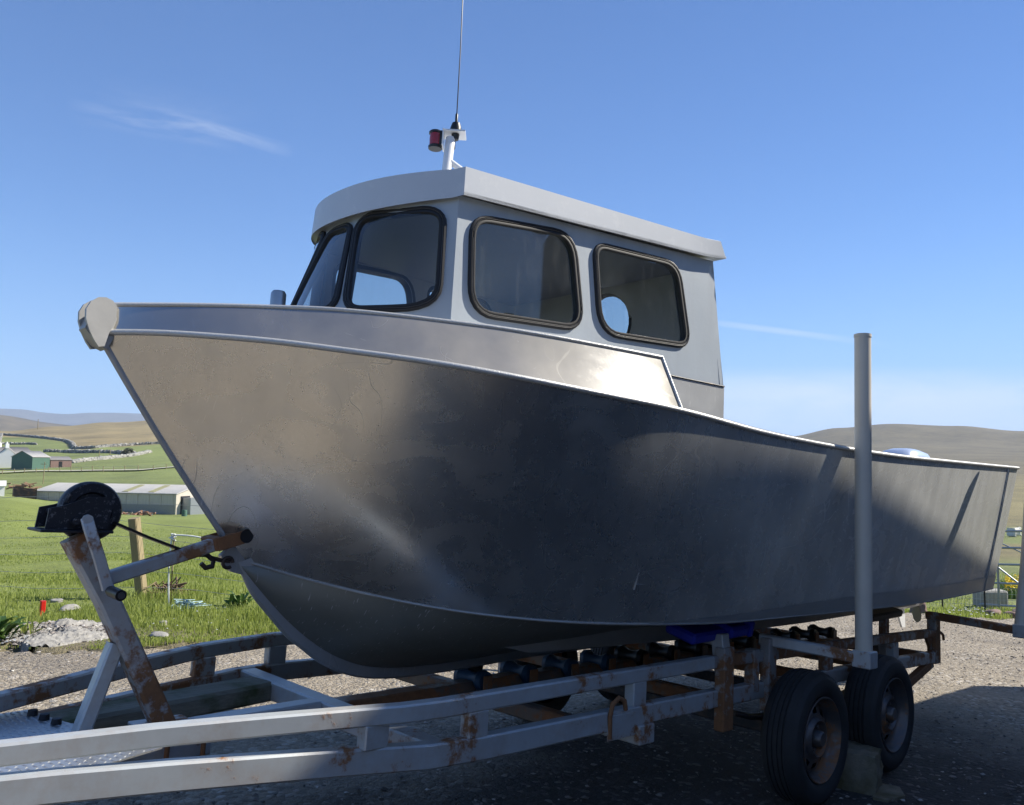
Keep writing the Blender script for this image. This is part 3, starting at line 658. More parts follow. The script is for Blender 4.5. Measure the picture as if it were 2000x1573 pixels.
# welds along chine and gunwale
mb = MB()
for sg in (0, 1): mb.tube(both(CH+np.array([0, -.002, 0]))[sg][1:], .005, 6)
make('chine_weld', mb, MT['dull'], boat, 60)
mb = MB()
for sg in (0, 1): mb.tube(both(GU+np.array([0, -.003, .0]))[sg], .010, 8)
make('gunwale_weld', mb, MT['weld'], boat, 60)
mb = MB(); iA = int(np.argmin(np.abs(GU[:, 0]+1.28)))
for sg in (0, 1):                               # flat capping along the cockpit
    a = GU[iA:]+np.array([0, -.004, .012]); b = GU[iA:]+np.array([0, .07, .014]); c = b-np.array([0, 0, .03])
    A, B, C_ = both(a)[sg], both(b)[sg], both(c)[sg]
    mb.grid([A-np.array([0, 0, .014]), A, B, C_], sg == 1)
make('gunwale_capping', mb, MT['weld'], boat, 40)
# bulwark strip leaning in above the gunwale
BUL = [(-2.985, -.018, 1.845), (-2.74, -.14, 1.880), (-2.555, -.245, 1.899), (-2.405, -.365, 1.907), (-2.253, -.475, 1.906), (-2.096, -.58, 1.901), (-1.954, -.668, 1.898), (-1.716, -.79, 1.887), (-1.5, -.86, 1.882), (-1.30, -.912, 1.880)]
xs = -2.985+(1.685)*np.linspace(0, 1, 70)**1.2
BU = line3(BUL, xs); BU[:, 1] = smooth1(BU[:, 1], 5); BU[:, 2] = smooth1(BU[:, 2], 10)
xg = -3.012+(3.012-1.275)*np.linspace(0, 1, 70)**1.2
GB = line3(np.array(GU), xg)
mb = MB()
for sg in (0, 1): mb.grid([both(GB*(1-t)+BU*t)[sg] for t in np.linspace(0, 1, 5)], sg == 1)
make('bulwark', mb, MT['strip'], boat, 40)
mb = MB()
for sg in (0, 1): mb.tube(both(BU)[sg], .0075, 8)
for sg in (0, 1): mb.tube(both(np.array([BU[-1], GB[-1]+np.array([0, 0, .005])]))[sg], .006, 8)
make('bulwark_lip', mb, MT['weld'], boat, 60)
mb = MB(); dk = BU-np.array([0, 0, .02]); mb.grid([both(dk)[0], both(dk)[1]]); make('deck', mb, MT['grey_alu'], boat, 40)
def sect(i, z):                               # half breadth of the inside of the hull at height z
    zz = np.array([r[i][2] for r in rows])[::-1]; y_ = np.array([r[i][1] for r in rows])[::-1]; return float(np.interp(z, zz, y_))+.045
mb = MB(); fl = np.array([(GU[i][0], sect(i, 1.02), 1.02) for i in range(iA, NU-1)]); mb.grid([both(fl)[0], both(fl)[1]]); make('cockpit_floor', mb, MT['tread'], boat, 40)
mb = MB(); hz_ = np.linspace(1.0, 1.64, 8); mb.grid([[(-1.27, sect(iA, z), z) for z in hz_]+[(-1.27, -.84, 1.87)], [(-1.27, -sect(iA, z), z) for z in hz_]+[(-1.27, .84, 1.87)]])
make('bulkhead', mb, MT['grey_alu'], boat, 40)
# spray strake under the port and starboard bottom
mb = MB()
for sg in (-1, 1):
    pa = [(-1.64, .40, .768), (-1.40, .385, .712), (-.41, .38, .690), (1.0, .38, .695), (2.8, .38, .725)]
    V = []
    for i, (x, y, z) in enumerate(pa):
        w, h = (.004, .004) if i == 0 else (.05, .07)
        V.append([(x, sg*(y+w), z+h+.02), (x, sg*y, z), (x, sg*(y-.012), z), (x, sg*(y-w*1.3), z+h)])
    mb.grid(V, sg > 0)
make('spray_strake', mb, MT['dull'], boat, 25)
# vertical seam and reinforcing plate by the transom
mb = MB()
for sg in (0, 1):
    i = int(np.argmin(np.abs(GU[:, 0]-2.72))); a = np.array([r[i] for r in rows]); a[:, 1] -= .004
    make('side_weld', MB().tube(both(a)[sg], .006, 6, (1, 0, 0)), MT['bright'], boat, 60)
# bow fairlead: two rounded cheek plates with a roller channel
out = [(-2.968, 1.852), (-2.985, 1.870), (-3.01, 1.877), (-3.036, 1.872), (-3.06, 1.852), (-3.073, 1.822), (-3.07, 1.785), (-3.055, 1.748), (-3.035, 1.714), (-3.015, 1.69), (-2.995, 1.695), (-2.985, 1.745), (-2.965, 1.80)]
out = [(-3.032+(x+3.032)*.82, 1.765+(z-1.765)*.84) for x, z in out]
mb = MB()
for y in (-.042, .027): mb.prism([(x, y, z) for x, z in out], (0, 0, 0), (0, .015, 0))
mid = [(-3.035, 1.815), (-3.05, 1.79), (-3.06, 1.755), (-3.02, 1.71), (-2.99, 1.70), (-2.97, 1.75), (-2.97, 1.80), (-2.985, 1.82)]
mb.prism([(x, -.03, z) for x, z in mid], (0, 0, 0), (0, .06, 0))
fl_ = make('bow_fairlead', mb, MT['dull'], boat, 30)
# bow eye for the winch hook
mb = MB(); mb.prism([(-2.545, -.012, 1.065), (-2.53, -.012, 1.03), (-2.50, -.012, 1.01), (-2.46, -.012, 1.0), (-2.43, -.012, 1.05), (-2.47, -.012, 1.09), (-2.515, -.012, 1.095)], (0, 0, 0), (0, .024, 0)); make('bow_eye', mb, MT['bright'], boat, 30)
# mooring bitt on the foredeck
mb = MB(); mb.lathe([(.0, .11), (.022, .108), (.028, .098), (.0285, -.06)], (-2.41, .02, 1.92), 'Z', 24); make('mooring_bitt', mb, MT['bright'], boat, 35)

# ---- wheelhouse
def fw(y, z):                                    # front wall: rounded in plan, raked back
    t = (z-1.93)/.46; b = .33*(1-t)+.175*t; q = abs(y+.02)/.47
    return np.array([-2.0-b*(1-q**2.5), y, z])
SD = np.array([1.4, -.195, 0]); SD /= np.linalg.norm(SD); SN = np.array([SD[1], -SD[0], 0]); S0 = np.array([-2.0, -.49, 0])
def sw_(s, z, sg=1): p = S0+SD*s; p[2] = z; p[1] = p[1] if sg > 0 else -p[1]-.03; return p
def rounded(c, r, n=7):
    """closed polygon with rounded corners from a list of corner points"""
    c = [np.array(p, float) for p in c]; out = []; N = len(c); rr = r if isinstance(r, (list, tuple)) else [r]*N
    for i in range(N):
        a, b, d = c[i-1], c[i], c[(i+1) % N]; u = (a-b)/np.linalg.norm(a-b); w = (d-b)/np.linalg.norm(d-b)
        p0, p1 = b+u*rr[i], b+w*rr[i]
        for k in range(n):
            t = k/(n-1); out.append((1-t)**2*p0+2*t*(1-t)*b+t*t*p1)
    return out
def panel(outer, holes, fmap, step=.05):
    """2D outline with holes -> triangulated, mapped to 3D"""
    pts = []; edges = []
    def addl(L):
        b = len(pts)
        for p in L: pts.append(Vector((p[0], p[1])))
        for i in range(len(L)): edges.append((b+i, b+(i+1) % len(L)))
    def resample(L):
        o = []
        for i in range(len(L)):
            a, b = np.array(L[i], float), np.array(L[(i+1) % len(L)], float); n = max(1, int(np.linalg.norm(b-a)/step))
            for k in range(n): o.append(a+(b-a)*k/n)
        return o
    addl(resample(outer))
    for h in holes: addl(resample(h))
    lo = np.min(outer, 0); hi = np.max(outer, 0)
    def inside(p, L): return bool(in_poly(np.array([p[0]]), np.array([p[1]]), [tuple(q) for q in L])[0])
    for x in np.arange(lo[0]+step/2, hi[0], step):
        for y in np.arange(lo[1]+step/2, hi[1], step):
            if inside((x, y), outer) and not any(inside((x, y), h) for h in holes): pts.append(Vector((x, y)))
    v, e, f, *_ = delaunay_2d_cdt(pts, edges, [], 0, 1e-6)
    keep = []
    for t in f:
        c = np.mean([(v[i].x, v[i].y) for i in t], 0)
        if inside(c, outer) and not any(inside(c, h) for h in holes): keep.append(tuple(t))
    return [fmap(p.x, p.y) for p in v], keep
ZB = 1.74
W1 = rounded([(.068, 2.335), (.545, 2.388), (.612, 2.018), (.085, 1.985)], [.075, .10, .09, .10])
W2 = rounded([(.672, 2.378), (1.165, 2.405), (1.252, 2.052), (.722, 2.022)], [.06, .085, .075, .11])
F1 = rounded([(-.45, 2.342), (-.462, 1.975), (-.24, 1.95), (-.135, 2.335)], [.055, .09, .06, .07])
F2 = rounded([(-.098, 2.318), (-.192, 1.952), (.152, 1.952), (.058, 2.318)], [.05, .07, .07, .05])
F3 = [(-p[0]-.04, p[1]) for p in F1][::-1]
side_out = [(0, ZB), (1.505, ZB), (1.51, 1.76), (1.503, 1.899), (1.412, 2.482), (0, 2.405)]
cabin = None
mb = MB(); mi = MB()
for sg in (1, -1):
    v, f = panel(side_out, [W1, W2], lambda s, z: sw_(s, z, sg)); mb.add(v, [q if sg > 0 else q[::-1] for q in f])
    v, f = panel([(.02, ZB), (1.48, ZB), (1.39, 2.47), (.02, 2.395)], [W1, W2], lambda s, z: sw_(s, z, sg)+np.array([0, .03*sg, 0])); mi.add(v, f)
fo = [(-.49, ZB), (.45, ZB), (.45, 2.40), (-.49, 2.40)]
v, f = panel(fo, [F1, F2, F3], fw, .04); mb.add(v, f)
yr = -.698
PH = [(-.05+.145*math.cos(t), 2.275+.145*math.sin(t)) for t in np.linspace(0, 2*math.pi, 28, endpoint=False)]
bk = [(yr+.002, ZB), (-yr-.034, ZB), (-yr-.034, 1.90), (.64, 2.475), (-.675, 2.475), (yr+.002, 1.90)]
rearx = lambda y, z: np.array([-.505-(max(0, z-1.9))*.16, y, z])
v, f = panel(bk, [PH], rearx); mb.add(v, f); v, f = panel(bk, [PH], lambda y, z: rearx(y, z)+np.array([-.03, 0, 0])); mi.add(v, f)
cabin = make('wheelhouse', mb, MT['cabin'], boat, 35)
make('lining', mi, MT['inside'], cabin, 35)
mb = MB(); q = [both(np.array([sw_(s, z) for s in (.0, 1.503)]))[0] for z in (1.885,)][0]
# lower, unpainted part of the wheelhouse side aft and its joint
mb = MB()
mb.grid([[sw_(s, z)+SN*.004 for s in (.95, 1.2, 1.507)] for z in (1.74, 1.82, 1.895)])
make('lower_side_panel', mb, MT['grey_alu'], boat, 35)
mb = MB(); mb.tube([sw_(s, 1.898)+SN*.005 for s in (.9, 1.2, 1.506)], .004, 6); make('panel_joint', mb, MT['darkiron'], cabin, 60)
def window(outline, fmap, nrm, glass):
    L = [fmap(p[0], p[1]) for p in outline]; N = [nrm(p[0], p[1]) for p in outline]; n = len(L); c = np.mean(L, 0)
    V = []; prof_ = [(-.019, .002), (-.0175, .009), (-.011, .012), (-.005, .008), (0, .011), (.007, .010), (.010, .003), (.010, -.008), (0, -.030), (-.019, -.030)]
    for i in range(n):
        t = L[(i+1) % n]-L[i-1]; t /= np.linalg.norm(t); o = np.cross(t, N[i]); o /= np.linalg.norm(o)
        if o @ (L[i]-c) < 0: o = -o
        V.append([L[i]-o*a+N[i]*b for a, b in prof_])      # a>0 points to the pane
    V.append(V[0]); V = [r+[r[0]] for r in V]
    m = MB(); m.grid(V); w = make('window', m, MT['rubber'], boat, 50)
    m = MB(); 
    for i in range(n):
        pass
    ring = []
    for i in range(n):
        t = L[(i+1) % n]-L[i-1]; t /= np.linalg.norm(t); o = np.cross(t, N[i]); o /= np.linalg.norm(o)
        if o @ (L[i]-c) < 0: o = -o
        ring.append(L[i]+o*.006+N[i]*.0105)
    m.tube(ring, .0018, 6, (0, 0, 1), False, True); make('bead', m, MT['bead'], w, 60)
    lo, hi = np.min(outline, 0), np.max(outline, 0)
    v, f = panel([tuple(p) for p in outline], [], lambda a, b: fmap(a, b)+nrm(a, b)*.0, .06)
    m = MB(); m.add(v, f); make('pane', m, glass, w, 60)
def fn(y, z):
    e = 1e-3; a = fw(y+e, z)-fw(y-e, z); b = fw(y, z+e)-fw(y, z-e); n = np.cross(b, a); n /= np.linalg.norm(n); return n if n[0] < 0 else -n
for sg in (1, -1):
    nn_ = (lambda s, z: SN) if sg > 0 else (lambda s, z: SN*np.array([1, -1, 1]))
    window(W1, lambda s, z: sw_(s, z, sg), nn_, MT['glass_dirty'] if sg > 0 else MT['glass']); window(W2, lambda s, z: sw_(s, z, sg), nn_, MT['glass'])
for Fq in (F1, F2, F3): window(Fq, fw, fn, MT['glass'])
window(PH, rearx, lambda y, z: np.array([1., 0, 0]), MT['glass'])
mb = MB(); mb.add([fw(y, 2.36)+np.array([.04, 0, 0]) for y in np.linspace(-.45, .41, 9)]+[sw_(1.36, 2.44, -1)+np.array([0, -.04, 0]), sw_(1.36, 2.44, 1)+np.array([0, .04, 0])], [tuple(range(11))]); make('headlining', mb, plain('headlining', (.09, .10, .125), .6, 0, .1, 6), cabin, None)
# roof: cambered lid with a deep fascia, rounded at the front and overhanging aft
def roof_edge(z_low):
    P = []
    n = 34
    for y in np.linspace(-.52, .48, n):
        q = abs(y+.02)/.50; q2 = 1-q**2.2; b = (.23 if z_low else .22)*q2
        P.append((-2.0-b, y, (2.393 if z_low else 2.500)+(-.05 if z_low else -.03)*q2))
    return P
def eave(s, zl): p = S0+SD*s+SN*.034; p[2] = (2.397+.0612*s) if zl else (2.505+.0435*s); return p
lo_, hi_ = roof_edge(True), roof_edge(False)
sl = [eave(s, True) for s in np.linspace(0.0, 1.465, 12)]; sh = [eave(s, False) for s in np.linspace(0.0, 1.465, 12)]
sl[-1][2] += .012; sl[-1][0] -= .0
sl2 = [np.array([p[0], -p[1]-.03, p[2]]) for p in sl]; sh2 = [np.array([p[0], -p[1]-.03, p[2]]) for p in sh]
mb = MB()
ring_lo = sl[::-1]+[np.array(p) for p in lo_[1:-1]]+sl2; ring_hi = sh[::-1]+[np.array(p) for p in hi_[1:-1]]+sh2
ring_hi = [np.array(p) for p in ring_hi]; ring_hi[0] = ring_hi[0]-np.array([.05, 0, 0]); ring_hi[-1] = ring_hi[-1]-np.array([.05, 0, 0])
inn = [p+np.array([0, 0, .004])+(np.array([-1.2, -.02, p[2]])-p)*.012/np.linalg.norm(np.array([-1.2, -.02, p[2]])-p) for p in ring_hi]
mb.grid([ring_lo, ring_hi, inn])
nS = len(sl); nF = len(lo_)-2
mid_i = len(inn)//2
top_rows = []
for i in range(len(inn)//2+1):
    a, b = inn[i], inn[-1-i]; row = []
    for t in np.linspace(0, 1, 9): p = a*(1-t)+b*t; p = p.copy(); p[2] += .05*4*t*(1-t)*(np.linalg.norm(a-b)/1.2); row.append(p)
    top_rows.append(row)
mb.grid(top_rows)
und = []
for i in range(len(ring_lo)//2+1):
    a, b = ring_lo[i]+np.array([0, 0, .012]), ring_lo[-1-i]+np.array([0, 0, .012]); und.append([a*(1-t)+b*t for t in np.linspace(0, 1, 5)])
mb.grid(und, True)
mb.grid([ring_lo, [p+np.array([0, 0, .012]) for p in ring_lo]])
a0, a1 = ring_lo[0], ring_lo[-1]; b0, b1 = ring_hi[0], ring_hi[-1]
mb.add([a0, a1, b1, b0], [(0, 1, 2, 3)])
roof = make('roof', mb, MT['roof'], boat, 30)
# dome on the after end of the roof
mb = MB(); mb.lathe([(.0, .05), (.03, .046), (.048, .03), (.055, 0), (.055, -.02)], (-.72, -.5, 2.585), 'Z', 20); make('deck_lamp', mb, MT['black'], roof, 40)
# mast with port light and whip aerial
mast_b = np.array([-1.975, -.37, 2.52]); mast_t = np.array([-1.935, -.335, 2.715])
mb = MB(); mb.tube([mast_b-np.array([0, 0, .03]), mast_t-np.array([.0, .0, .02])], .019, 14)
mb.tube([mast_b*.62+mast_t*.38, mast_b*.62+mast_t*.38+np.array([.055, -.03, -.035])], .012, 10)
mast = make('mast', mb, MT['white'], boat, 40)
mb = MB(); e0 = mast_b*.62+mast_t*.38+np.array([.055, -.03, -.035]); mb.tube([e0, e0+np.array([.028, -.016, -.018])], .016, 10); make('socket', mb, MT['black'], mast, 40)
mb = MB(); c0 = np.array([-1.935, -.335, 2.715]); u_ = np.array([.72, -.69, 0]); w_ = np.array([.69, .72, 0])
pl = [c0-u_*.028-w_*.03, c0+u_*.058-w_*.03, c0+u_*.058+w_*.05, c0-u_*.028+w_*.05]; mb.prism([p for p in pl], (0, 0, 0), (0, 0, .006))
mb.prism([c0-u_*.030-w_*.035+np.array([0, 0, -.06]), c0-u_*.030+w_*.035+np.array([0, 0, -.06]), c0-u_*.030+w_*.035+np.array([0, 0, .006]), c0-u_*.030-w_*.035+np.array([0, 0, .006])], (0, 0, 0), u_*.005)
make('bracket', mb, MT['white'], mast, 30)
lc = c0-u_*.058+np.array([0, 0, -.028])
mb = MB(); mb.lathe([(.0, -.038), (.026, -.038), (.0275, -.028), (.023, -.027), (.023, .021), (.0275, .023), (.0275, .03), (.023, .034), (0, .034)], lc, 'Z', 24); mb.box(lc+u_*.022, (.018, .04, .066), math.atan2(u_[1], u_[0])); nl = make('navigation_light_housing', mb, MT['black'], mast, 35)
mb = MB(); mb.lathe([(.0243, -.0255), (.0252, 0), (.0243, .0205)], lc-np.array([0, .0015, 0]), 'Z', 24); make('red_lens', mb, MT['redlens'], mast, 60)
ab = c0+u_*.018+np.array([0, 0, .006])
mb = MB(); mb.lathe([(.022, 0), (.022, .018), (.016, .038), (.0055, .042), (.0055, .075), (.003, .08)], ab, 'Z', 16)
mb.tube([ab+np.array([0, 0, .075]), ab+np.array([-.004, 0, .35]), ab+np.array([-.012, .004, .75])], .0022, 6)
mb.lathe([(.016, -.008), (.013, -.03), (0, -.032)], ab, 'Z', 12); mb.tube([ab+np.array([0, 0, -.03]), ab+np.array([.0, .0, -.065]), ab-u_*.025+np.array([0, 0, -.10]), ab-u_*.035+np.array([0, 0, -.13])], .003, 6)
make('aerial', mb, MT['black'], mast, 40)
# ---- outboard motor on the transom
mb = MB()
def loop(cx, cz, lx, ly, n=24, y0=0): return [(cx+lx*np.sign(math.cos(a))*abs(math.cos(a))**.6, y0+ly*np.sign(math.sin(a))*abs(math.sin(a))**.6, cz) for a in np.linspace(0, 2*math.pi, n+1)]
mb.grid([loop(3.62, 1.50, .20, .14), loop(3.64, 1.62, .29, .18), loop(3.66, 1.80, .33, .19), loop(3.68, 1.90, .31, .175), loop(3.68, 1.965, .25, .14), loop(3.68, 1.99, .15, .09), loop(3.68, 1.996, .01, .01)], True)
motor = make('outboard_motor', mb, MT['cowl'], boat, 50)
mb = MB(); mb.grid([loop(3.60, .66, .10, .03), loop(3.58, .9, .11, .06), loop(3.56, 1.3, .13, .10), loop(3.60, 1.5, .19, .135)], True); mb.box((3.25, 0, 1.45), (.55, .18, .32), 0, .1, 0, .02); make('motor_leg', mb, MT['white'], motor, 45)
mb = MB(); mb.tube([(3.30, 0, .68), (3.38, 0, .672), (3.55, 0, .67), (3.72, 0, .668), (3.86, 0, .666)], [.012, .042, .055, .052, .045], 18); mb.prism([(3.40, -.008, .665), (3.55, -.008, .462), (3.62, -.008, .462), (3.60, -.008, .665)], (0, 0, 0), (0, .016, 0)); make('gearcase', mb, MT['white'], motor, 45)
mb = MB()
for b_ in range(3):
    a0_ = b_*2.094+.5; V = []
    for r_, wd in ((.03, .03), (.08, .062), (.13, .075), (.165, .055), (.18, .015)):
        V.append([(3.90+t_*wd*.75, r_*math.cos(a0_+t_*wd/ max(r_, .04)*.8), .666+r_*math.sin(a0_+t_*wd/max(r_, .04)*.8)) for t_ in (-1, -.5, 0, .5, 1)])
    mb.grid(V); mb.grid([[(p[0]+.006, p[1], p[2]) for p in r] for r in V], True)
mb.lathe([(.045, -.05), (.04, .06), (.0, .07)], (3.91, 0, .666), 'X', 18); make('propeller', mb, MT['black'], motor, 40)
mb = MB(); mb.box((2.99, 0, 1.25), (.05, .42, .45), 0, 0, 0, .01); make('motor_bracket', mb, MT['black'], motor, 30)

# ------------------------------------------------------------------ the trailer
trl = thing('boat_trailer', 'long grey painted steel boat trailer with rust and twin axles', 'trailer', (0, 0, 0), None, 0, True)
def part(name, mb, mat, parent=None, sm=30, label=None): return make(name, mb, mat, parent or trl, sm, label)
H = .055
NT_ = [(-3.65, -.22, .628), (-3.21, -.35, .64), (-2.887, -.45, .657), (-2.62, -.53, .664), (-2.40, -.60, .669), (-2.22, -.655, .672), (-2.08, -.675, .674), (-1.4, -.678, .677), (-.54, -.678, .677), (1.0, -.678, .652), (2.25, -.678, .626)]
FT_ = [(-3.55, .12, .60), (-3.09, .27, .62), (-2.58, .47, .655), (-2.31, .58, .667), (-1.95, .655, .675), (-.5, .66, .677), (1.0, .66, .652), (2.25, .66, .626)]
NB_ = [(-3.65, -.23, .555), (-3.1, -.405, .568), (-2.85, -.475, .566), (-2.405, -.585, .553), (-2.12, -.665, .545), (-1.9, -.678, .541), (-.55, -.678, .530), (1.0, -.678, .505), (2.25, -.678, .478)]
FB_ = [(-3.5, .20, .50), (-3.0, .37, .515), (-2.5, .51, .535), (-2.135, .615, .547), (-1.9, .655, .546), (-.5, .66, .530), (1.0, .66, .505), (2.25, .66, .478)]
def zo(P, d): return [(x, y, z+d) for x, y, z in P]
def split(P, x0): 
    a = [p for p in P if p[0] <= x0]; b = [p for p in P if p[0] >= x0]; return a, b
for P, mA in ((NT_, 'galv'), (FT_, 'galv_mid')):
    a, b = split(P, -.54 if P is NT_ else -.5)
    part('upper_rail', MB().beam(zo(a, -H/2), .05, H), MT[mA]); part('upper_rail', MB().beam(zo(b, -H/2), .049, H-.002), MT['galv_bad'])
for P, mA in ((NB_, 'galv'), (FB_, 'galv_mid')):
    a, b = split(P, -.55 if P is NB_ else -.5)
    part('lower_rail', MB().beam(zo(a, -.038), .052, .076), MT[mA]); part('lower_rail', MB().beam(zo(b, -.038), .051, .074), MT['galv_mid'])
def zat(P, x): return float(np.interp(x, [p[0] for p in P], [p[2] for p in P]))
def yat(P, x): return float(np.interp(x, [p[0] for p in P], [p[1] for p in P]))
for x, m_ in ((-2.30, 'galv'), (-1.94, 'galv'), (-1.08, 'galv'), (.62, 'galv_bad'), (1.55, 'galv_mid')):
    for PT, PB in ((NT_, NB_), (FT_, FB_)):
        zt, zb = zat(PT, x)-H+.001, zat(PB, x)-.001; part('rail_upright', MB().box((x, (yat(PT, x)+yat(PB, x))/2, (zt+zb)/2), (.085, .048, zt-zb+.004)), MT[m_ if PT is NT_ else 'galv_mid'])
for sy, yy in ((-1, -.678), (1, .66)):
    part('end_post', MB().box((2.28, yy, .548), (.10, .056, .305)), MT['galv_bad']); part('end_gusset', MB().prism([(2.23, yy-.01, .60), (2.10, yy-.01, .60), (2.23, yy-.01, .45)], (0, 0, 0), (0, .02, 0)), MT['galv_bad'])
    part('end_brace', MB().beam([(2.2, yy, .40), (1.55, yy, .26)], .05, .05), MT['galv_bad'])
    mbk = MB(); mbk.tube([(2.33, yy, .56), (2.37, yy, .585), (2.42, yy, .59), (2.465, yy, .57), (2.475, yy, .535)], .009, 8, (0, 1, 0)); part('rope_hook', mbk, MT['rust'], None, 60)
    # tall bracket carrying a hull pad, post carrying the outrigger
    part('pad_bracket', MB().box((-.465, yy+sy*.03, .535), (.085, .05, .36)), MT['galv_bad']); part('pad_bracket', MB().box((-.465, yy+sy*.012, .69), (.06, .06, .16), 0, 0, sy*.12), MT['galv_mid'])
    part('outrigger_post', MB().box((-.06, yy+sy*.026, .56), (.075, .05, .335)), MT['galv_bad']); part('outrigger_post', MB().box((-.17, yy, .58), (.055, .052, .2)), MT['galv_bad'])
    part('outrigger', MB().beam([(-.05, yy+sy*-.02, .715), (-.02, yy+sy*.27, .705), (.02, sy*1.14, .69)], .05, .05), MT['galv_mid'])
    part('outrigger_post', MB().box((2.23, yy, .715), (.06, .055, .05)), MT['galv_bad'])
    part('outrigger', MB().beam([(2.24, yy+sy*.0, .715), (2.22, sy*.95, .705), (2.10, sy*1.27, .70)], .05, .05), MT['galv_bad'])
    # guide poles
    g1 = MB(); g1.tube([(.03, sy*1.125, .70), (.03, sy*1.122, 2.19)], .0375, 20); g1.tube([(.03, sy*1.122, 2.185), (.03, sy*1.122, 2.20)], .040, 20); g = part('guide_pole', g1, MT['pipe'], None, 40)
    part('pole_socket', MB().box((.028, sy*1.13, .69), (.085, .085, .075)), MT['galv'])
    g2 = MB(); g2.tube([(2.11, sy*1.24, .69), (2.20, sy*1.265, 1.12), (2.30, sy*1.275, 1.56), (2.42, sy*1.275, 2.05)], .0375, 20); part('guide_pole', g2, MT['pipe'], None, 40)
    part('pole_socket', MB().box((2.11, sy*1.245, .70), (.08, .08, .08)), MT['galv_mid'])
# tie hook with its plate on the near lower rail
mb = MB(); mb.tube([(-1.275, -.71, .44), (-1.28, -.712, .52), (-1.27, -.714, .565), (-1.235, -.716, .585), (-1.20, -.716, .57), (-1.19, -.716, .535)], .009, 8, (0, 1, 0)); part('tie_hook', mb, MT['rust'], None, 60)
part('tie_plate', MB().box((-1.2, -.707, .475), (.17, .006, .09)), MT['galv']); part('cross_stub', MB().box((-1.05, -.62, .425), (.10, .20, .075)), MT['galv'])
# cross members and the drawbar
def cross(x, z, m_, w=.06, h=.06, y0=-.66, y1=.65): part('crossbeam', MB().beam([(x, y0, z), (x, y1, z)], w, h), MT[m_])
cross(-2.09, .508, 'galv', .075, .072, -.65, .61)
cross(-1.35, .475, 'oldrust'); cross(-.45, .47, 'oldrust'); cross(.62, .45, 'oldrust'); cross(1.55, .43, 'oldrust'); cross(2.2, .44, 'oldrust')
part('drawbar', MB().beam([(-3.9, -.1, .485), (-2.9, -.03, .497), (-2.13, -.02, .508)], .075, .075), MT['galv'])
part('drawbar', MB().beam([(-2.96, -.175, .495), (-2.60, -.165, .50)], .05, .06), MT['galv'])
part('keel_beam', MB().beam([(-2.05, -.02, .49), (-1.1, -.02, .50), (.8, -.02, .47), (2.2, -.02, .44)], .08, .085), MT['oldrust'])
mb = MB(); mb.tube([(-2.75, -.225, .555), (-2.75, -.225, .462)], .008, 8, (1, 0, 0)); mb.tube([(-2.64, -.225, .555), (-2.64, -.225, .462)], .008, 8, (1, 0, 0)); mb.box((-2.695, -.17, .468), (.16, .15, .012)); mb.tube([(-2.75, -.11, .555), (-2.75, -.11, .462)], .008, 8, (1, 0, 0)); mb.tube([(-2.64, -.11, .555), (-2.64, -.11, .462)], .008, 8, (1, 0, 0)); part('clamp', mb, MT['rust'], None, 50)
# checker plate step over the drawbar, mossy plank
tpoly = [(-3.9, .17, .548), (-3.9, -.24, .548), (-3.02, -.395, .548), (-2.80, -.31, .548), (-2.95, .12, .548), (-2.99, .30, .548)]
mb = MB(); mb.prism(tpoly, (0, 0, 0), (0, 0, .005))
for ix in range(60):
    for iy in range(36):
        x, y = -3.9+ix*.019, -.40+iy*.020
        if in_poly(np.array([x]), np.array([y]), [(a, b) for a, b, c in tpoly])[0]:
            a = .785*(1 if (ix+iy) % 2 else -1); d, e = np.array([math.cos(a), math.sin(a), 0]), np.array([-math.sin(a), math.cos(a), 0]); o_ = np.array([x, y, .5528])
            mb.add([o_-d*.010, o_+e*.0028, o_+d*.010, o_-e*.0028, o_+np.array([0, 0, .0022])], [(0, 1, 4), (1, 2, 4), (2, 3, 4), (3, 0, 4)])
part('tread_plate', mb, MT['tread'], None, None)
for p in ((-3.0, .22), (-2.985, .15), (-2.97, .08)): part('plate_bolt', MB().lathe([(0, .572), (.014, .570), (.016, .556), (.016, .552)], (p[0], p[1], 0), 'Z', 8), MT['darkiron'])
mb = MB(); mb.beam([(-2.99, .22, .50), (-2.13, .40, .505)], .16, .075, .012); part('mossy_plank', mb, MT['moss'])
# keel rollers and cradle pads
for i, x in enumerate(np.linspace(-1.36, 2.0, 13)):
    z = .545-.012*(x > .5)*(x-.5)
    mb = MB(); mb.lathe([(.012, -.085), (.04, -.085), (.045, -.06), (.028, -.02), (.028, .02), (.045, .06), (.04, .085), (.012, .085)], (x, -.02, z), 'Y', 20); part('keel_roller', mb, MT['bluerol' if i < 4 else 'black'])
    for y in (-.115, .075): part('roller_bracket', MB().box((x, y, z-.02), (.05, .008, .09)), MT['oldrust'])
mb = MB(); mb.lathe([(.03, 0), (.05, .0), (.055, .03), (.05, .06), (.055, .09), (.05, .12), (.03, .12)], (-1.31, .05, .50), 'Z', 20); part('bump_stop', mb, MT['black'])
for sy in (-1, 1):
    mb = MB(); mb.box((-.54, sy*.60, .775), (.26, .16, .05), 0, -.03, sy*-.25, .015); mb.box((-.33, sy*.64, .785), (.16, .14, .055), 0, -.03, sy*-.25, .02); mb.box((-.24, sy*.67, .79), (.03, .10, .075), 0, -.03, sy*-.25, .01); part('hull_pad', mb, MT['bluepad'])
    part('pad_arm', MB().beam([(-.465, sy*.69, .735), (-.465, sy*.55, .74)], .05, .04), MT['galv_mid'])
    mb = MB(); mb.box((1.7, sy*.55, .735), (.5, .10, .05), 0, -.02, sy*-.2, .015); part('hull_pad', mb, MT['black']); part('pad_arm', MB().box((1.7, sy*.57, .58), (.05, .05, .28)), MT['galv_bad'])
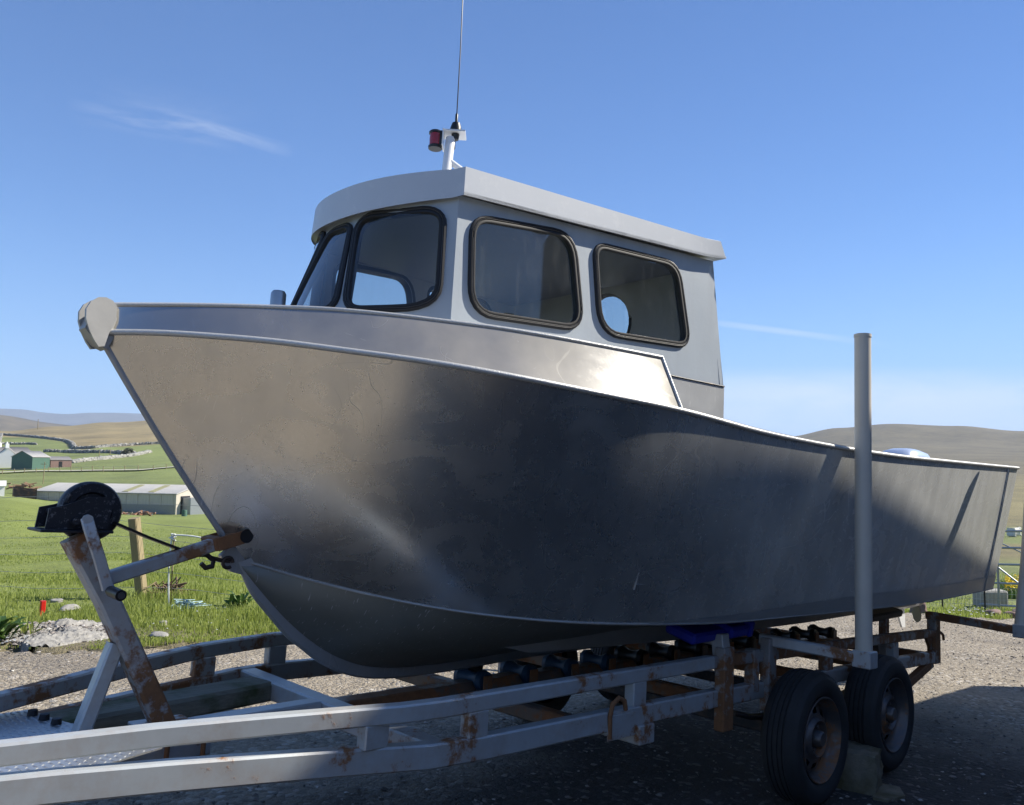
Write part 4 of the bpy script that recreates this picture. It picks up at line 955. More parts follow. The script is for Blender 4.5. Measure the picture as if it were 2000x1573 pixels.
# axles and wheels
for x in (0, .856):
    part('axle', MB().beam([(x, -.80, .30), (x, .78, .30)], .06, .06), MT['darkiron'])
    part('spring', MB().beam([(x-.32, -.66, .40), (x-.16, -.66, .36), (x, -.66, .345), (x+.16, -.66, .36), (x+.32, -.66, .40)], .05, .02), MT['darkiron'])
Rt = .30
def wheel(x, sy):
    yo = sy*.95
    w = bpy.data.objects.new('wheel', None); COL.objects.link(w); w.parent = trl
    d = -sy
    def L(prof): return [(r, yo+d*o) for r, o in prof]
    T = [(.188, .012), (.200, .0), (.222, -.010), (.248, -.012), (.270, -.004), (.284, .010), (.293, .022), (.2975, .038)]
    groove = []
    for g0 in (.048, .070, .095, .118):
        groove += [(.300, g0-.007), (.300, g0-.002), (.293, g0), (.293, g0+.004), (.300, g0+.006)]
    T += groove+[(.2975, .135), (.293, .148), (.284, .158), (.262, .172), (.222, .176), (.188, .160)]
    mb = MB(); mb.lathe([(r, o) for r, o in L(T)], (x, 0, Rt), 'Y', 72)
    # sidewall cords and shoulder lugs
    for a in np.linspace(0, 2*math.pi, 96, endpoint=False):
        ca, sa = math.cos(a), math.sin(a); da = .018
        q = []
        for r, o, aa in ((.287, .012, a-da), (.287, .012, a+da), (.2975, .032, a+da), (.2975, .032, a-da)): q.append((x+(r+.0022)*math.cos(aa), yo+d*(o-.002), Rt+(r+.0022)*math.sin(aa)))
        mb.add(q, [(0, 1, 2, 3)])
    make('tyre', mb, MT['tyre'], w, 25)
    mb = MB(); P = [(.190, .006), (.192, -.001), (.187, -.004), (.181, .004), (.178, .018), (.168, .030), (.163, .07)]
    mb.lathe(L(P), (x, 0, Rt), 'Y', 60)
    nh = 10; D = [(.163, .07), (.150, .066), (.138, .048), (.112, .038), (.098, .036), (.088, .020), (.080, .016), (.066, .040), (.045, .046), (.0, .046)]
    N = 120; V = []
    hole = lambda a: abs(((a*nh/(2*math.pi)) % 1)-.5) < .24
    rows_ = []
    for r, o in L(D): rows_.append([(x+r*math.cos(t), o, Rt+r*math.sin(t)) for t in np.linspace(0, 2*math.pi, N+1)])
    for q in range(len(D)-1):
        for i in range(N):
            a = (i+.5)/N*2*math.pi
            if q == 2 and hole(a): continue
            b = len(mb.v); mb.v += [rows_[q][i], rows_[q][i+1], rows_[q+1][i+1], rows_[q+1][i]]; mb.f.append((b, b+1, b+2, b+3))
    make('rim', mb, MT['rim'], w, 35)
    mb = MB(); mb.lathe(L([(.0, -.002), (.030, -.002), (.036, .006), (.038, .046)]), (x, 0, Rt), 'Y', 24)
    for kx in range(5):
        a = kx*2*math.pi/5+.3; mb.lathe(L([(.0, .022), (.009, .022), (.010, .046)]), (x+.054*math.cos(a), 0, Rt+.054*math.sin(a)), 'Y', 6)
    make('hub', mb, MT['rim'], w, 35)
    mb = MB(); mb.lathe([(.155, sy*(.95-.10)), (.155, sy*(.95-.16)), (.0, sy*(.95-.16))], (x, 0, Rt), 'Y', 40); mb.lathe([(.10, sy*(.95-.09)), (.0, sy*(.95-.09))], (x, 0, Rt), 'Y', 30); make('drum', mb, MT['darkiron'], w, 40)
for x in (0, .856):
    for sy in (-1, 1): wheel(x, sy)
# winch post: fat raked box post, thin strut, bow stop arm
post = part('winch_post', MB().beam([(-2.69, -.05, .53), (-2.905, -.03, .935), (-3.018, -.02, 1.12)], .075, .062, .008, (1, 0, .3)), MT['galv_mid'])
for o in (post,): pass
part('winch_strut', MB().beam([(-2.935, -.035, .545), (-2.862, -.03, .80)], .05, .045, .006, (1, 0, 0)), MT['galv'])
part('post_foot', MB().box((-2.70, -.05, .546), (.17, .12, .012)), MT['galv'])
part('bow_stop_arm', MB().beam([(-2.93, -.025, .99), (-2.575, -.025, 1.105)], .042, .042, .005), MT['galv_mid'])
mb = MB(); mb.lathe([(.011, -.05), (.022, -.05), (.022, .05), (.011, .05)], (-2.52, 0, 1.122), 'Y', 18); mb.box((-2.535, -.054, 1.118), (.095, .008, .045), 0, -.3); mb.box((-2.535, .054, 1.118), (.095, .008, .045), 0, -.3); mb.box((-2.575, 0, 1.107), (.03, .11, .045), 0, -.3); part('bow_stop', mb, MT['rust'])
mb = MB(); mb.tube([(-2.482, -.06, 1.135), (-2.482, .06, 1.135)], .024, 16); part('bow_stop_roller', mb, MT['black'])
# hand winch
mb = MB(); yv = .055
for s_ in (-1, 1): mb.prism([(-3.105, s_*yv, 1.145), (-2.935, s_*yv, 1.15), (-2.925, s_*yv, 1.22), (-2.945, s_*yv, 1.245), (-3.0, s_*yv, 1.24), (-3.06, s_*yv, 1.215), (-3.10, s_*yv, 1.205)], (0, 0, 0), (0, s_*-.006, 0))
mb.box((-3.02, 0, 1.140), (.20, .145, .008)); mb.tube([(-3.03, -.08, 1.17), (-3.03, .08, 1.17)], .011, 10); mb.tube([(-3.075, -.05, 1.195), (-3.075, .05, 1.195)], .008, 8)
mb.tube([(-3.06, -.06, 1.225), (-3.052, -.062, 1.25)], .008, 8, (0, 1, 0))
winch = part('winch', mb, MT['winch'], None, 30)
mb = MB(); mb.lathe([(.016, .040), (.086, .040), (.092, .030), (.092, .004), (.086, -.006), (.060, -.006), (.054, .006), (.0, .006)], (-2.965, .012, 1.198), 'Y', 44); mb.lathe([(.035, .0), (.035, -.07)], (-2.965, .02, 1.20), 'Y', 24); make('drum', mb, MT['winch'], winch, 35)
mb = MB(); mb.beam([(-3.005, -.085, 1.18), (-3.0, -.10, 1.155), (-2.965, -.105, 1.07), (-2.93, -.11, .975)], .012, .034, .003, (1, 0, .35)); mb.lathe([(0, -.1), (.014, -.1), (.014, -.085)], (-3.005, 0, 1.178), 'Y', 8); make('handle', mb, MT['galv'], winch, 35)
mb = MB(); mb.tube([(-2.925, -.105, .972), (-2.925, -.125, .970), (-2.922, -.20, .966)], [.012, .0165, .0165], 14, (0, 0, 1)); make('grip', mb, MT['black'], winch, 50)
mb = MB(); mb.tube([(-2.922, -.199, .966), (-2.922, -.204, .966)], .010, 10); make('grip_end', mb, MT['bead'], winch, 50)
mb = MB(); mb.beam([(-2.90, -.01, 1.165), (-2.80, -.01, 1.125), (-2.70, -.008, 1.09), (-2.62, -.005, 1.065)], .045, .008, .002, (0, 0, 1)); mb.tube([(-2.70, -.02, 1.088), (-2.74, -.03, 1.045)], .006, 8); part('winch_strap', mb, MT['black'])
mb = MB(); mb.tube([(-2.63, -.01, 1.07), (-2.595, -.012, 1.068), (-2.57, -.012, 1.05), (-2.572, -.012, 1.03), (-2.595, -.012, 1.025), (-2.612, -.012, 1.04)], .008, 8, (0, 1, 0)); mb.tube([(-2.585, -.012, 1.06), (-2.545, -.010, 1.05), (-2.51, -.008, 1.045)], .007, 8); mb.tube([(-2.52+.018*math.cos(a), -.016, 1.042+.018*math.sin(a)) for a in np.linspace(0, 5.4, 12)], .006, 8, (0, 1, 0)); part('winch_hook', mb, MT['darkiron'], None, 50)

# ------------------------------------------------------------------ in the yard
blk = MB(); bmx = bmesh.new(); bmesh.ops.create_cube(bmx, size=1); bmesh.ops.subdivide_edges(bmx, edges=bmx.edges, cuts=5, use_grid_fill=True)
for v in bmx.verts:
    p = v.co; l = max(abs(p.x), abs(p.y), abs(p.z)); q = p.normalized()*.62; v.co = p*.80+q*.20
    v.co += Vector((random.gauss(0, .014), random.gauss(0, .014), random.gauss(0, .014)))
    v.co = Vector((v.co.x*.24, v.co.y*.28, v.co.z*.19))
bmx.verts.ensure_lookup_table(); blk.v = [tuple(v.co) for v in bmx.verts]; blk.f = [tuple(v.index for v in f.verts) for f in bmx.faces]; bmx.free()
o = make('concrete_block', blk, MT['block'], None, 40); o.matrix_world = T4 @ Matrix.Translation((.475, -.87, .084)) @ Matrix.Rotation(.25, 4, 'Z')
tag(o, 'mossy concrete block wedged between the two near trailer wheels', 'block')
mb = MB(); mb.prism([(.36, -1.10, 0), (.50, -1.13, 0), (.62, -1.06, 0), (.60, -.98, 0), (.44, -1.0, 0), (.34, -1.04, 0)], (0, 0, -.01), (0, 0, .008)); o = make('stone_slab', mb, MT['block'], None, 30); o.matrix_world = T4; tag(o, 'flat grey stone slab lying on the gravel in front of the concrete block', 'slab')

# the steep-roofed store beside the yard whose shade lies across the hull
ub = np.array([math.cos(SUN_AZ), math.sin(SUN_AZ), 0]); wb = np.array([-ub[1], ub[0], 0])
D0 = 6.0
def bp(s, h, d=0): p = ub*(D0+d)+wb*s; p[2] = h; return p
store = thing('store_building', 'grey harled store with a steep roof standing beside the yard', 'building', (0, 0, 0), None, 0, True)
sec = [(1.55, 2.15), (-1.60, 7.55), (-5.6, 7.55)]
mb = MB(); mb.prism([bp(1.5, -.3), bp(1.5, 1.95), bp(-1.56, 7.28), (bp(-5.5, 7.28)), bp(-5.5, -.3)], (0, 0, 0), ub*6); make('wall', mb, MT['harl'], store)
mb = MB(); mb.prism([bp(1.66, 1.89, -.15), bp(-1.55, 7.49, -.15), bp(-5.65, 7.49, -.15), bp(-5.65, 7.39, -.15), bp(-1.6, 7.39, -.15), bp(1.56, 1.84, -.15)], (0, 0, 0), ub*6.3); make('roof', mb, MT['slate'], store)

wing = thing('unseen_store', 'unseen long low grey store added behind the camera to darken the hull reflections', 'building', (0, 0, 0), None, 0, True)  # unseen building, added so the hull mirrors something dark and less sky
mb = MB(); mb.prism([(-8, -7.3, -.5), (-8, -7.3, 2.5), (-8, -9.5, 4.1), (-8, -11.7, 2.5), (-8, -11.7, -.5)], (0, 0, 0), (11.6, 0, 0)); make('wall', mb, MT['harl'], wing)
mb = MB()
for a, b_ in ((-7.05, -9.5), (-11.95, -9.5)): mb.prism([(-8.2, a, 2.39), (-8.2, b_, 4.17), (-8.2, b_, 4.30), (-8.2, a, 2.52)], (0, 0, 0), (12.0, 0, 0))
make('roof', mb, MT['slate'], wing)

# ------------------------------------------------------------------ vegetation
def blades(name, pos, h, w, mat, lean=.5, kind='stuff', label=None, cat=None):
    N = len(pos); pos = np.array(pos); h = np.array(h); an = rng.uniform(0, 2*math.pi, N); ld = rng.uniform(0, 2*math.pi, N); lm = rng.uniform(.1, 1, N)*lean*h
    sx, sy = np.cos(an)*w, np.sin(an)*w; lx, ly = np.cos(ld)*lm, np.sin(ld)*lm
    V = np.zeros((N, 5, 3))
    V[:, 0] = pos+np.stack([-sx, -sy, 0*h-.01], -1); V[:, 1] = pos+np.stack([sx, sy, 0*h-.01], -1)
    V[:, 2] = pos+np.stack([sx*.7+lx*.35, sy*.7+ly*.35, h*.6], -1); V[:, 3] = pos+np.stack([-sx*.7+lx*.35, -sy*.7+ly*.35, h*.6], -1)
    V[:, 4] = pos+np.stack([lx, ly, h*(1-.25*lm/h)], -1)
    b = np.arange(N)[:, None]*5
    F = np.concatenate([b+np.array([[0, 1, 2]]), b+np.array([[0, 2, 3]]), b+np.array([[3, 2, 4]])]).tolist()
    me = bpy.data.meshes.new(name); me.from_pydata(V.reshape(-1, 3).tolist(), [], F); me.update()
    tone = np.repeat(np.clip(rng.normal(.5, .28, N), 0, 1), 5).astype(np.float32)
    a = me.attributes.new('tone', 'FLOAT', 'POINT'); a.data.foreach_set('value', tone); me.materials.append(mat)
    o = bpy.data.objects.new(name, me); COL.objects.link(o)
    if kind: o['kind'] = kind
    if label: tag(o, label, cat)
    return o
def scatter(n, px0, px1, r0, r1, pw=1.0):
    a = rng.uniform(px0, px1, n); r = r0+(r1-r0)*rng.random(n)**pw
    azs = np.array([az_of(p) for p in np.linspace(px0, px1, 60)]); az = np.interp(a, np.linspace(px0, px1, 60), azs)
    x, y = CAM[0]+r*np.cos(az), CAM[1]+r*np.sin(az); z = ground_polar(az, r); yx, yy = to_yard(x, y, plane_z(x, y))
    ok = ~in_poly(yx, yy); return np.stack([x, y, z], -1)[ok], a[ok], r[ok], yx[ok], yy[ok]
P, a, r, yx, yy = scatter(60000, -80, 700, 6.9, 20, 1.7)
clump = .5+.5*np.sin(P[:, 0]*2.3+1)*np.sin(P[:, 1]*2.9)+.3*np.sin(P[:, 0]*6+P[:, 1]*5)
edge = np.clip((r-7.6)/1.2, 0, 1); hh = (.035+.13*np.clip(clump, 0, 1.2)*(.35+.65*(a > 250)))*(.25+.75*edge)*np.where(r > 11, .55, 1)*rng.uniform(.5, 1.25, len(r))
ms = (np.abs(a-105) > 85) | (r > 8.6) | (rng.random(len(r)) < .12)
ms &= rng.random(len(r)) < np.clip((r-6.7)/.7, .25, 1)
ms &= rng.random(len(r)) < np.clip(.35+.8*clump+(r < 9)*.5, .2, 1)
blades('verge_grass', P[ms], hh[ms], .0045, MT['grass'], .6)
P, a, r, yx, yy = scatter(26000, -80, 620, 13, 40, 1.3); cm = np.clip(.5+.5*np.sin(P[:, 0]*1.1+2*np.sin(P[:, 1]*.7))*np.sin(P[:, 1]*1.3+1), .15, 1); kp = rng.random(len(r)) < cm; blades('meadow_grass', P[kp], (rng.uniform(.012, .055, len(r))*(.5+cm))[kp], .008, MT['grass'], .7)
P, a, r, yx, yy = scatter(16000, 1700, 2120, 14.3, 28, 1.6); blades('verge_grass', P, rng.uniform(.03, .11, len(r))*np.where(r < 16.5, 1, .5), .007, MT['grass'], .5)
def leafy(name, base, n, L, wd, label, mat='dock', up=.8, group=None):
    N = n; V = []; F = []; T_ = []
    for i in range(N):
        a = random.uniform(0, 6.28); l = L*random.uniform(.6, 1.1); w = wd*random.uniform(.7, 1.1); e = up*random.uniform(.5, 1.15); b = len(V)
        o = np.array([random.gauss(0, .05), random.gauss(0, .05), 0]); d = np.array([math.cos(a), math.sin(a), 0]); sdv = np.array([-math.sin(a), math.cos(a), 0])
        for t, ww in ((0, .12), (.3, .6), (.6, 1), (.85, .7), (1, .05)):
            c = o+d*l*t*.75+np.array([0, 0, l*e*math.sin(t*1.9)*.9]); V += [c-sdv*w*ww, c+np.array([0, 0, -.012*ww]), c+sdv*w*ww]
        for q in range(4):
            for s_ in (0, 1): F.append((b+q*3+s_, b+q*3+s_+1, b+q*3+4+s_, b+q*3+3+s_))
        T_ += [random.random()]*15
    m = MB(); m.v = [tuple(p) for p in V]; m.f = F; o = make(name, m, MT[mat], None, None)
    a = o.data.attributes.new('tone', 'FLOAT', 'POINT'); a.data.foreach_set('value', np.array(T_, np.float32)); o.location = tuple(base)
    return tag(o, label, 'plant', group)
leafy('dock_plant', at(12, 7.75), 34, .26, .045, 'broad leaved green dock plant at the left edge of the gravel mound')
leafy('dock_plant', at(478, 9.6), 26, .22, .03, 'low leafy weed in the grass close to the bow of the boat', group=None)
leafy('grass_tuft', at(64, 7.9), 18, .20, .012, 'tuft of thin leaves growing on the gravel mound', 'grass', 1.1)
# mound of pale gravel
def mound(px, r, sx, sy, h, mat, label, cat):
    c = at(px, r); P = []
    xs = np.linspace(-1, 1, 80)
    for i in xs:
        row = []
        for j in xs:
            d = math.hypot(i, j)*(1+.16*math.sin(3*math.atan2(j, i)+1)+.10*math.sin(7*math.atan2(j, i))); z = h*max(0, 1-d*d)**.9*(.75+.35*math.sin(i*6+1)*math.sin(j*5)+.2*math.sin(i*13)*math.sin(j*11))+random.gauss(0, .008)-.06*(d > .93)
            row.append((i*sx, j*sy, z+gz(c[0]+i*sx*math.cos(HEAD-1.57)-j*sy*math.sin(HEAD-1.57), c[1]+i*sx*math.sin(HEAD-1.57)+j*sy*math.cos(HEAD-1.57))-c[2]))
        P.append(row)
    o = make('gravel_mound', MB().grid(P), MT[mat], None, 60); o.location = tuple(c); o.rotation_euler = (0, 0, HEAD-1.5708); return tag(o, label, cat)
mound(116, 8.1, .62, .66, .095, 'sand', 'low mound of pale gravel in the grass behind the winch post', 'mound')
c_ = at(116, 8.1); pr_ = np.sqrt(rng.random(900))*.62; pa_ = rng.uniform(0, 6.28, 900); pp_ = np.stack([c_[0]+pr_*np.cos(pa_), c_[1]+pr_*np.sin(pa_), np.zeros(900)], -1)
az_ = np.arctan2(pp_[:, 1]-CAM[1], pp_[:, 0]-CAM[0]); pp_[:, 2] = ground_polar(az_, np.hypot(pp_[:, 0]-CAM[0], pp_[:, 1]-CAM[1]))+.075*np.maximum(0, 1-(pr_/.6)**2)**.9
pebble_cloud('mound_gravel', pp_, np.clip(np.abs(rng.normal(.014, .008, 900)), .005, .04), MT['pebble'])
# rocks in the verge
def rock(px, r, s, label, mat='sand', group=None):
    b = bmesh.new(); bmesh.ops.create_icosphere(b, subdivisions=3, radius=1)
    ph = [random.uniform(0, 6) for _ in range(4)]
    for v in b.verts:
        p = v.co; k_ = 1+.16*math.sin(p.x*3+ph[0])*math.sin(p.y*3.4+ph[1])+.1*math.sin(p.z*5+ph[2])+random.gauss(0, .025); v.co = Vector((p.x*s[0]*k_, p.y*s[1]*k_, p.z*s[2]*k_))
    m = MB(); b.verts.ensure_lookup_table(); m.v = [tuple(v.co) for v in b.verts]; m.f = [tuple(v.index for v in f.verts) for f in b.faces]; b.free()
    o = make('rock', m, MT[mat], None, 30); c = at(px, r); o.location = (c[0], c[1], c[2]+s[2]*.4); o.rotation_euler = (0, 0, random.uniform(0, 3)); return tag(o, label, 'rock', group)
rock(150, 9.6, (.10, .08, .05), 'pale rounded rock at the back of the gravel mound', 'sand')
rock(125, 10.4, (.07, .06, .025), 'small flat pale stone in the grass right of the red marker', 'sand')
rock(325, 7.75, (.10, .06, .03), 'flat pale stone at the grass edge behind the trailer side rail', 'sand')
rock(332, 8.45, (.045, .04, .03), 'white pebble in the long grass below the leaning post', 'sand')
for i, (p, r_, s_) in enumerate(((1930, 15.6, .17), (1962, 15.4, .14), (1985, 15.8, .2))): rock(p, r_, (s_, s_*.7, s_*.45), 'dark earthy rock heaped at the gate end of the yard', 'redstone', 'dark rocks by the gate')
rock(1786, 15.3, (.16, .13, .17), 'brown stone standing behind the outboard propeller', 'redstone')
def flowers(name, px0, px1, r0, r1, n, mat, s, hgt, label):
    P, a, r, *_ = scatter(n, px0, px1, r0, r1); V = []; F = []
    for p in P:
        b = len(V); z = p[2]+hgt*random.uniform(.5, 1.1); q = s*random.uniform(.6, 1.1)
        for k_ in range(6): V.append((p[0]+q*math.cos(k_*1.047), p[1]+q*math.sin(k_*1.047), z+random.uniform(-.3, .3)*q))
        F.append(tuple(range(b, b+6)))
        V += [(p[0], p[1], z+q*.9), (p[0]+q*.9, p[1]-q*.4, z-q*.2), (p[0]-q*.6, p[1]+q*.7, z-q*.2)]; F.append((b+6, b+7, b+8))
    m = MB(); m.v = V; m.f = F; o = make(name, m, MT[mat], None, None); a_ = o.data.attributes.new('tone', 'FLOAT', 'POINT'); a_.data.foreach_set('value', np.random.rand(len(V)).astype(np.float32)); o['kind'] = 'stuff'; return o
flowers('daisies', -30, 75, 7.35, 8.1, 46, 'daisies', .013, .05, '')
flowers('daisies', 300, 480, 7.7, 9.6, 30, 'daisies', .010, .06, '')
flowers('daisies', 1830, 1930, 14.9, 16.6, 60, 'daisies', .018, .08, '')
flowers('yellow_flowers', 1955, 1988, 19.5, 22.5, 190, 'flowers', .038, .28, '')
P, a, r, *_ = scatter(2500, 1945, 2000, 19.3, 22.8); blades('flower_leaves', P, rng.uniform(.08, .26, len(r)), .012, MT['dock'], .4)

# ------------------------------------------------------------------ wire fence, marker, rope and net in the near field
fen = thing('wire_fence', 'sagging wire stock fence crossing the field behind the bow', 'fence')
mb = MB()
for h in (1.14, .88, .69, .50, .30, .12):
    pts = []
    for p in np.linspace(-320, 640, 25):
        r_ = 11.6-(p+60)*.0032; b = at(p, r_); pts.append((b[0], b[1], b[2]+h-.03*math.sin((p+h*200)*.013)-.035*(p > 250)*(p-250)/300))
    mb.tube(pts, .0026, 5)
make('wire', mb, MT['wire'], fen, None)
for p in (-290, -180, 610):
    b = at(p, 11.6-(p+60)*.0032); make('post', MB().tube([(b[0], b[1], b[2]-.1), (b[0]+.02, b[1], b[2]+1.2)], .045, 12), MT['wood'], fen, 40)
b = at(291, 10.55); t_ = np.array([ray for ray in wdir(262, 1012)]); tp_ = CAM+t_*(10.45/math.hypot(t_[0], t_[1]))
mb = MB(); mb.beam([(b[0], b[1], b[2]-.08), tuple(tp_)], .125, .10, .012, (.7, -.7, 0)); o = make('leaning_post', mb, MT['wood'], None, 30); tag(o, 'pale weathered wooden post leaning left at the wire fence', 'post')
b = at(96, 9.3); mb = MB(); mb.beam([(0, 0, -.05), (.01, 0, .07), (.012, 0, .145)], .05, .045, .006, (1, 0, 0)); o = make('marker_stake', mb, MT['redpaint'], None, 30); o.location = tuple(b); tag(o, 'short bright red plastic marker stake in the grass', 'stake')
b = at(345, 9.75); mb = MB(); hz = ray_h(348, 1046, 9.75)-b[2]
mb.tube([(.0, 0, -.05), (.0, 0, hz*.5), (.004, 0, hz)], .009, 8); st_ = make('thin_stake', mb, MT['wood'], None, 40); st_.location = tuple(b); tag(st_, 'thin stake with white rope knotted on its top near the bow', 'stake')
mb = MB(); rt0 = BW[0]
kn = [(.02*math.cos(t)*(1+.3*math.sin(3*t)), .02*math.sin(t), hz-.02+.035*math.sin(t*.37)) for t in np.linspace(0, 22, 70)]; mb.tube(kn, .008, 6)
mb.tube([(rt0[0]*s*.40, rt0[1]*s*.40, hz+.005-.05*s+.015*math.sin(s*3)) for s in np.linspace(0, 1, 12)], .009, 7)
mb.tube([(-.012-.02*math.sin(s*3), .012, hz*(1-s)+.01) for s in np.linspace(0, 1.02, 14)], .009, 7)
mb.tube([(rt0[0]*-.05*s, rt0[1]*-.05*s, hz+.0-.03*s) for s in np.linspace(0, 1, 5)], .007, 6)
o = make('rope', mb, MT['rope'], None, 60); o.location = tuple(b); tag(o, 'white rope tied round the thin stake and hanging to the grass', 'rope')
b = at(374, 9.55); pts = [(random.gauss(0, .075), random.gauss(0, .06), abs(random.gauss(.03, .03))) for _ in range(150)]; mb = MB(); mb.tube(pts, .004, 4); o = make('net_tangle', mb, MT['net'], None, 60); o.location = tuple(b); tag(o, 'tangle of pale blue netting lying in the grass near the bow', 'netting')
b = at(335, 10.6); pts = [(random.gauss(0, .10), random.gauss(0, .08), abs(random.gauss(.07, .06))) for _ in range(160)]; mb = MB(); mb.tube(pts, .006, 4); o = make('brush_heap', mb, plain('dead_stems', (.16, .11, .07), .9, 0, .3, 20), None, 60); o.location = tuple(b); tag(o, 'heap of brown dead stems in the grass by the stake', 'brush')

# ------------------------------------------------------------------ farm across the valley
def yimg(px, r):
    p = at(px, r)-CAM; return CY-F_PX*(p@BW[1])/(p@BW[2])
def at_y(px, y, r0=60, r1=1100):
    rs = np.exp(np.linspace(math.log(r0), math.log(r1), 160)); a = az_of(px); z = ground_polar(np.full(160, a), rs)
    P = np.stack([CAM[0]+rs*np.cos(a), CAM[1]+rs*np.sin(a), z], -1); q = P-CAM; yy = CY-F_PX*(q@BW[1])/(q@BW[2])
    i = int(np.argmax(yy <= y)); return P[i], rs[i]
def frame(p0, p1):
    u = np.array([p1[0]-p0[0], p1[1]-p0[1], 0.]); L = np.linalg.norm(u); u /= L; n = np.array([-u[1], u[0], 0])
    if n @ (np.array([p0[0], p0[1], 0])-np.array([CAM[0], CAM[1], 0])) < 0: n = -n
    return u, n, L
def gabled(name, label, cat, px0, r0, px1, r1, depth, eave, ridge, wallm, roofm, over=.15, base=None):
    """long wall facing us from (px0, r0) to (px1, r1)"""
    p0, p1 = at(px0, r0), at(px1, r1); zb = min(p0[2], p1[2])-.6 if base is None else base; z0 = max(p0[2], p1[2]) if base is None else base
    u, n, L = frame(p0, p1); t = thing(name, label, cat, (p0[0], p0[1], z0), None, math.atan2(u[1], u[0]))
    s = 1 if (n[0]*-u[1]+n[1]*u[0]) > 0 else -1
    mb = MB(); d = depth*s
    mb.prism([(0, 0, zb-z0), (0, 0, eave), (0, d/2, ridge), (0, d, eave), (0, d, zb-z0)], (0, 0, 0), (L, 0, 0)); make('wall', mb, MT[wallm], t, 30)
    mb = MB(); e = over; k_ = (ridge-eave)/(depth/2)
    for a, b_ in ((-e*s, d/2), (d+e*s, d/2)):
        za = eave-k_*e; mb.prism([(-e, a, za+.06), (-e, b_, ridge+.06), (-e, b_, ridge+.16), (-e, a, za+.16)], (0, 0, 0), (L+2*e, 0, 0))
    rf = make('roof', mb, MT[roofm], t, 30)
    return t, L, s, rf, z0
barn, L, s, rf, zb = gabled('barn', 'long low grey boarded barn with corrugated roof in the valley', 'barn', 72, 121, 347, 106, 7.0, 2.42, 3.35, 'boards', 'sheet', .15, at(347, 106)[2])
k_ = .93/3.5
for f0, f1 in ((.24, .30), (.62, .66), (.80, .84)):
    mb = MB(); mb.prism([(f0*L, s*.2, 2.66), (f1*L, s*.2, 2.66), (f1*L, s*3.1, 2.66+2.9*k_), (f0*L, s*3.1, 2.66+2.9*k_)], (0, 0, 0), (0, 0, .03)); make('roof_light', mb, MT['skylight'], barn, 30)
mb = MB(); mb.box((L*.80, -s*.04, .3), (L*.38, .1, 1.7)); make('plinth', mb, MT['concrete'], barn, 30)
mb = MB(); mb.box((L+.7, s*2.6, .9), (1.2, 3.2, 2.2)); make('lean_to', mb, MT['gate'], barn, 30)
mb = MB(); mb.box((L+.04, s*1.6, 1.1), (.1, 1.6, 2.2)); make('doorway', mb, MT['black'], barn, 30)
mb = MB()
for f0 in np.linspace(.02, .98, 13): mb.box((L*f0, -s*.03, 1.2), (.08, .08, 2.6))
make('batten', mb, MT['boards'], barn, 30)
t, L2, s2, rf2, _ = gabled('farmhouse', 'white cottage with its gable and chimney facing the valley road', 'house', -14, 243, 22, 248, 7, 2.7, 5.2, 'whitewash', 'slate')
t.rotation_euler = (0, 0, t.rotation_euler[2])
mb = MB(); mb.box((L2-.35, s2*3.5, 5.5), (.8, .9, 1.3)); mb.box((L2-.35, s2*3.5, 6.3), (.3, .3, .5)); make('chimney', mb, MT['whitewash'], rf2, 30)
# gable wing turned towards us
p = at(12, 240); wing = MB(); uR = BW[0]*1; uF = np.array([BW[2][0], BW[2][1], 0]); uR = np.array([uR[0], uR[1], 0]); uR /= np.linalg.norm(uR); uF /= np.linalg.norm(uF); uR, uF = uR*math.cos(.5)+uF*math.sin(.5), uF*math.cos(.5)-uR*math.sin(.5)
g5 = [(-3.0, -1), (-3.0, 2.3), (-.1, 5.0), (.1, 5.0), (2.9, 2.3), (2.9, -1)]
wing.prism([uR*a+np.array([0, 0, b]) for a, b in g5], (0, 0, 0), uF*5.5); o = make('gable_wing', wing, MT['whitewash'], None, 30); o.matrix_world = Matrix.Translation(Vector(p)); o.parent = t; o.matrix_parent_inverse = (Matrix.Translation(t.location) @ Matrix.Rotation(t.rotation_euler[2], 4, 'Z')).inverted()
wr = MB()
for sg in (-1, 1): wr.prism([uR*(sg*3.2)+np.array([0, 0, 2.15]), np.array([0, 0, 5.2]), np.array([0, 0, 5.35]), uR*(sg*3.2)+np.array([0, 0, 2.3])], uF*.2, uF*5.7)
o2 = make('roof', wr, MT['slate'], o, 30)
ch = MB(); ch.box((0, 0, 5.5), (.8, .8, 1.2)); ch.box((0, 0, 6.3), (.3, .3, .45)); make('chimney', ch, MT['whitewash'], o, 30)
t2, L3, s3, rf3, _ = gabled('cottage', 'low grey roofed cottage with white walls behind the green shed', 'house', 18, 252, 66, 256, 6, 2.5, 4.6, 'whitewash', 'slate')
mb = MB(); mb.box((L3*.3, -s3*.03, 1.1), (1.4, .1, 1.9)); make('doorway', mb, MT['black'], t2, 30)
t3, L4, s4, rf4, _ = gabled('green_shed', 'dark green sheet metal shed with pale roof beside the white cottage', 'shed', 63, 228, 97, 232, 6, 2.7, 4.1, 'greenpaint', 'sheet')
t4, L5, s5, rf5, _ = gabled('stone_byre', 'low red stone byre with a dark doorway right of the green shed', 'byre', 99, 236, 140, 238, 4.5, 1.7, 2.5, 'redstone', 'slate')
mb = MB(); mb.box((L5*.47, -s5*.03, .6), (.75, .1, 1.5)); make('doorway', mb, MT['black'], t4, 30)
t5, L6, s6, rf6, _ = gabled('white_hut', 'tiny white hut at the far left of the valley', 'hut', -10, 116, 12, 116, 2.2, 1.2, 1.7, 'whitewash', 'whitewash')
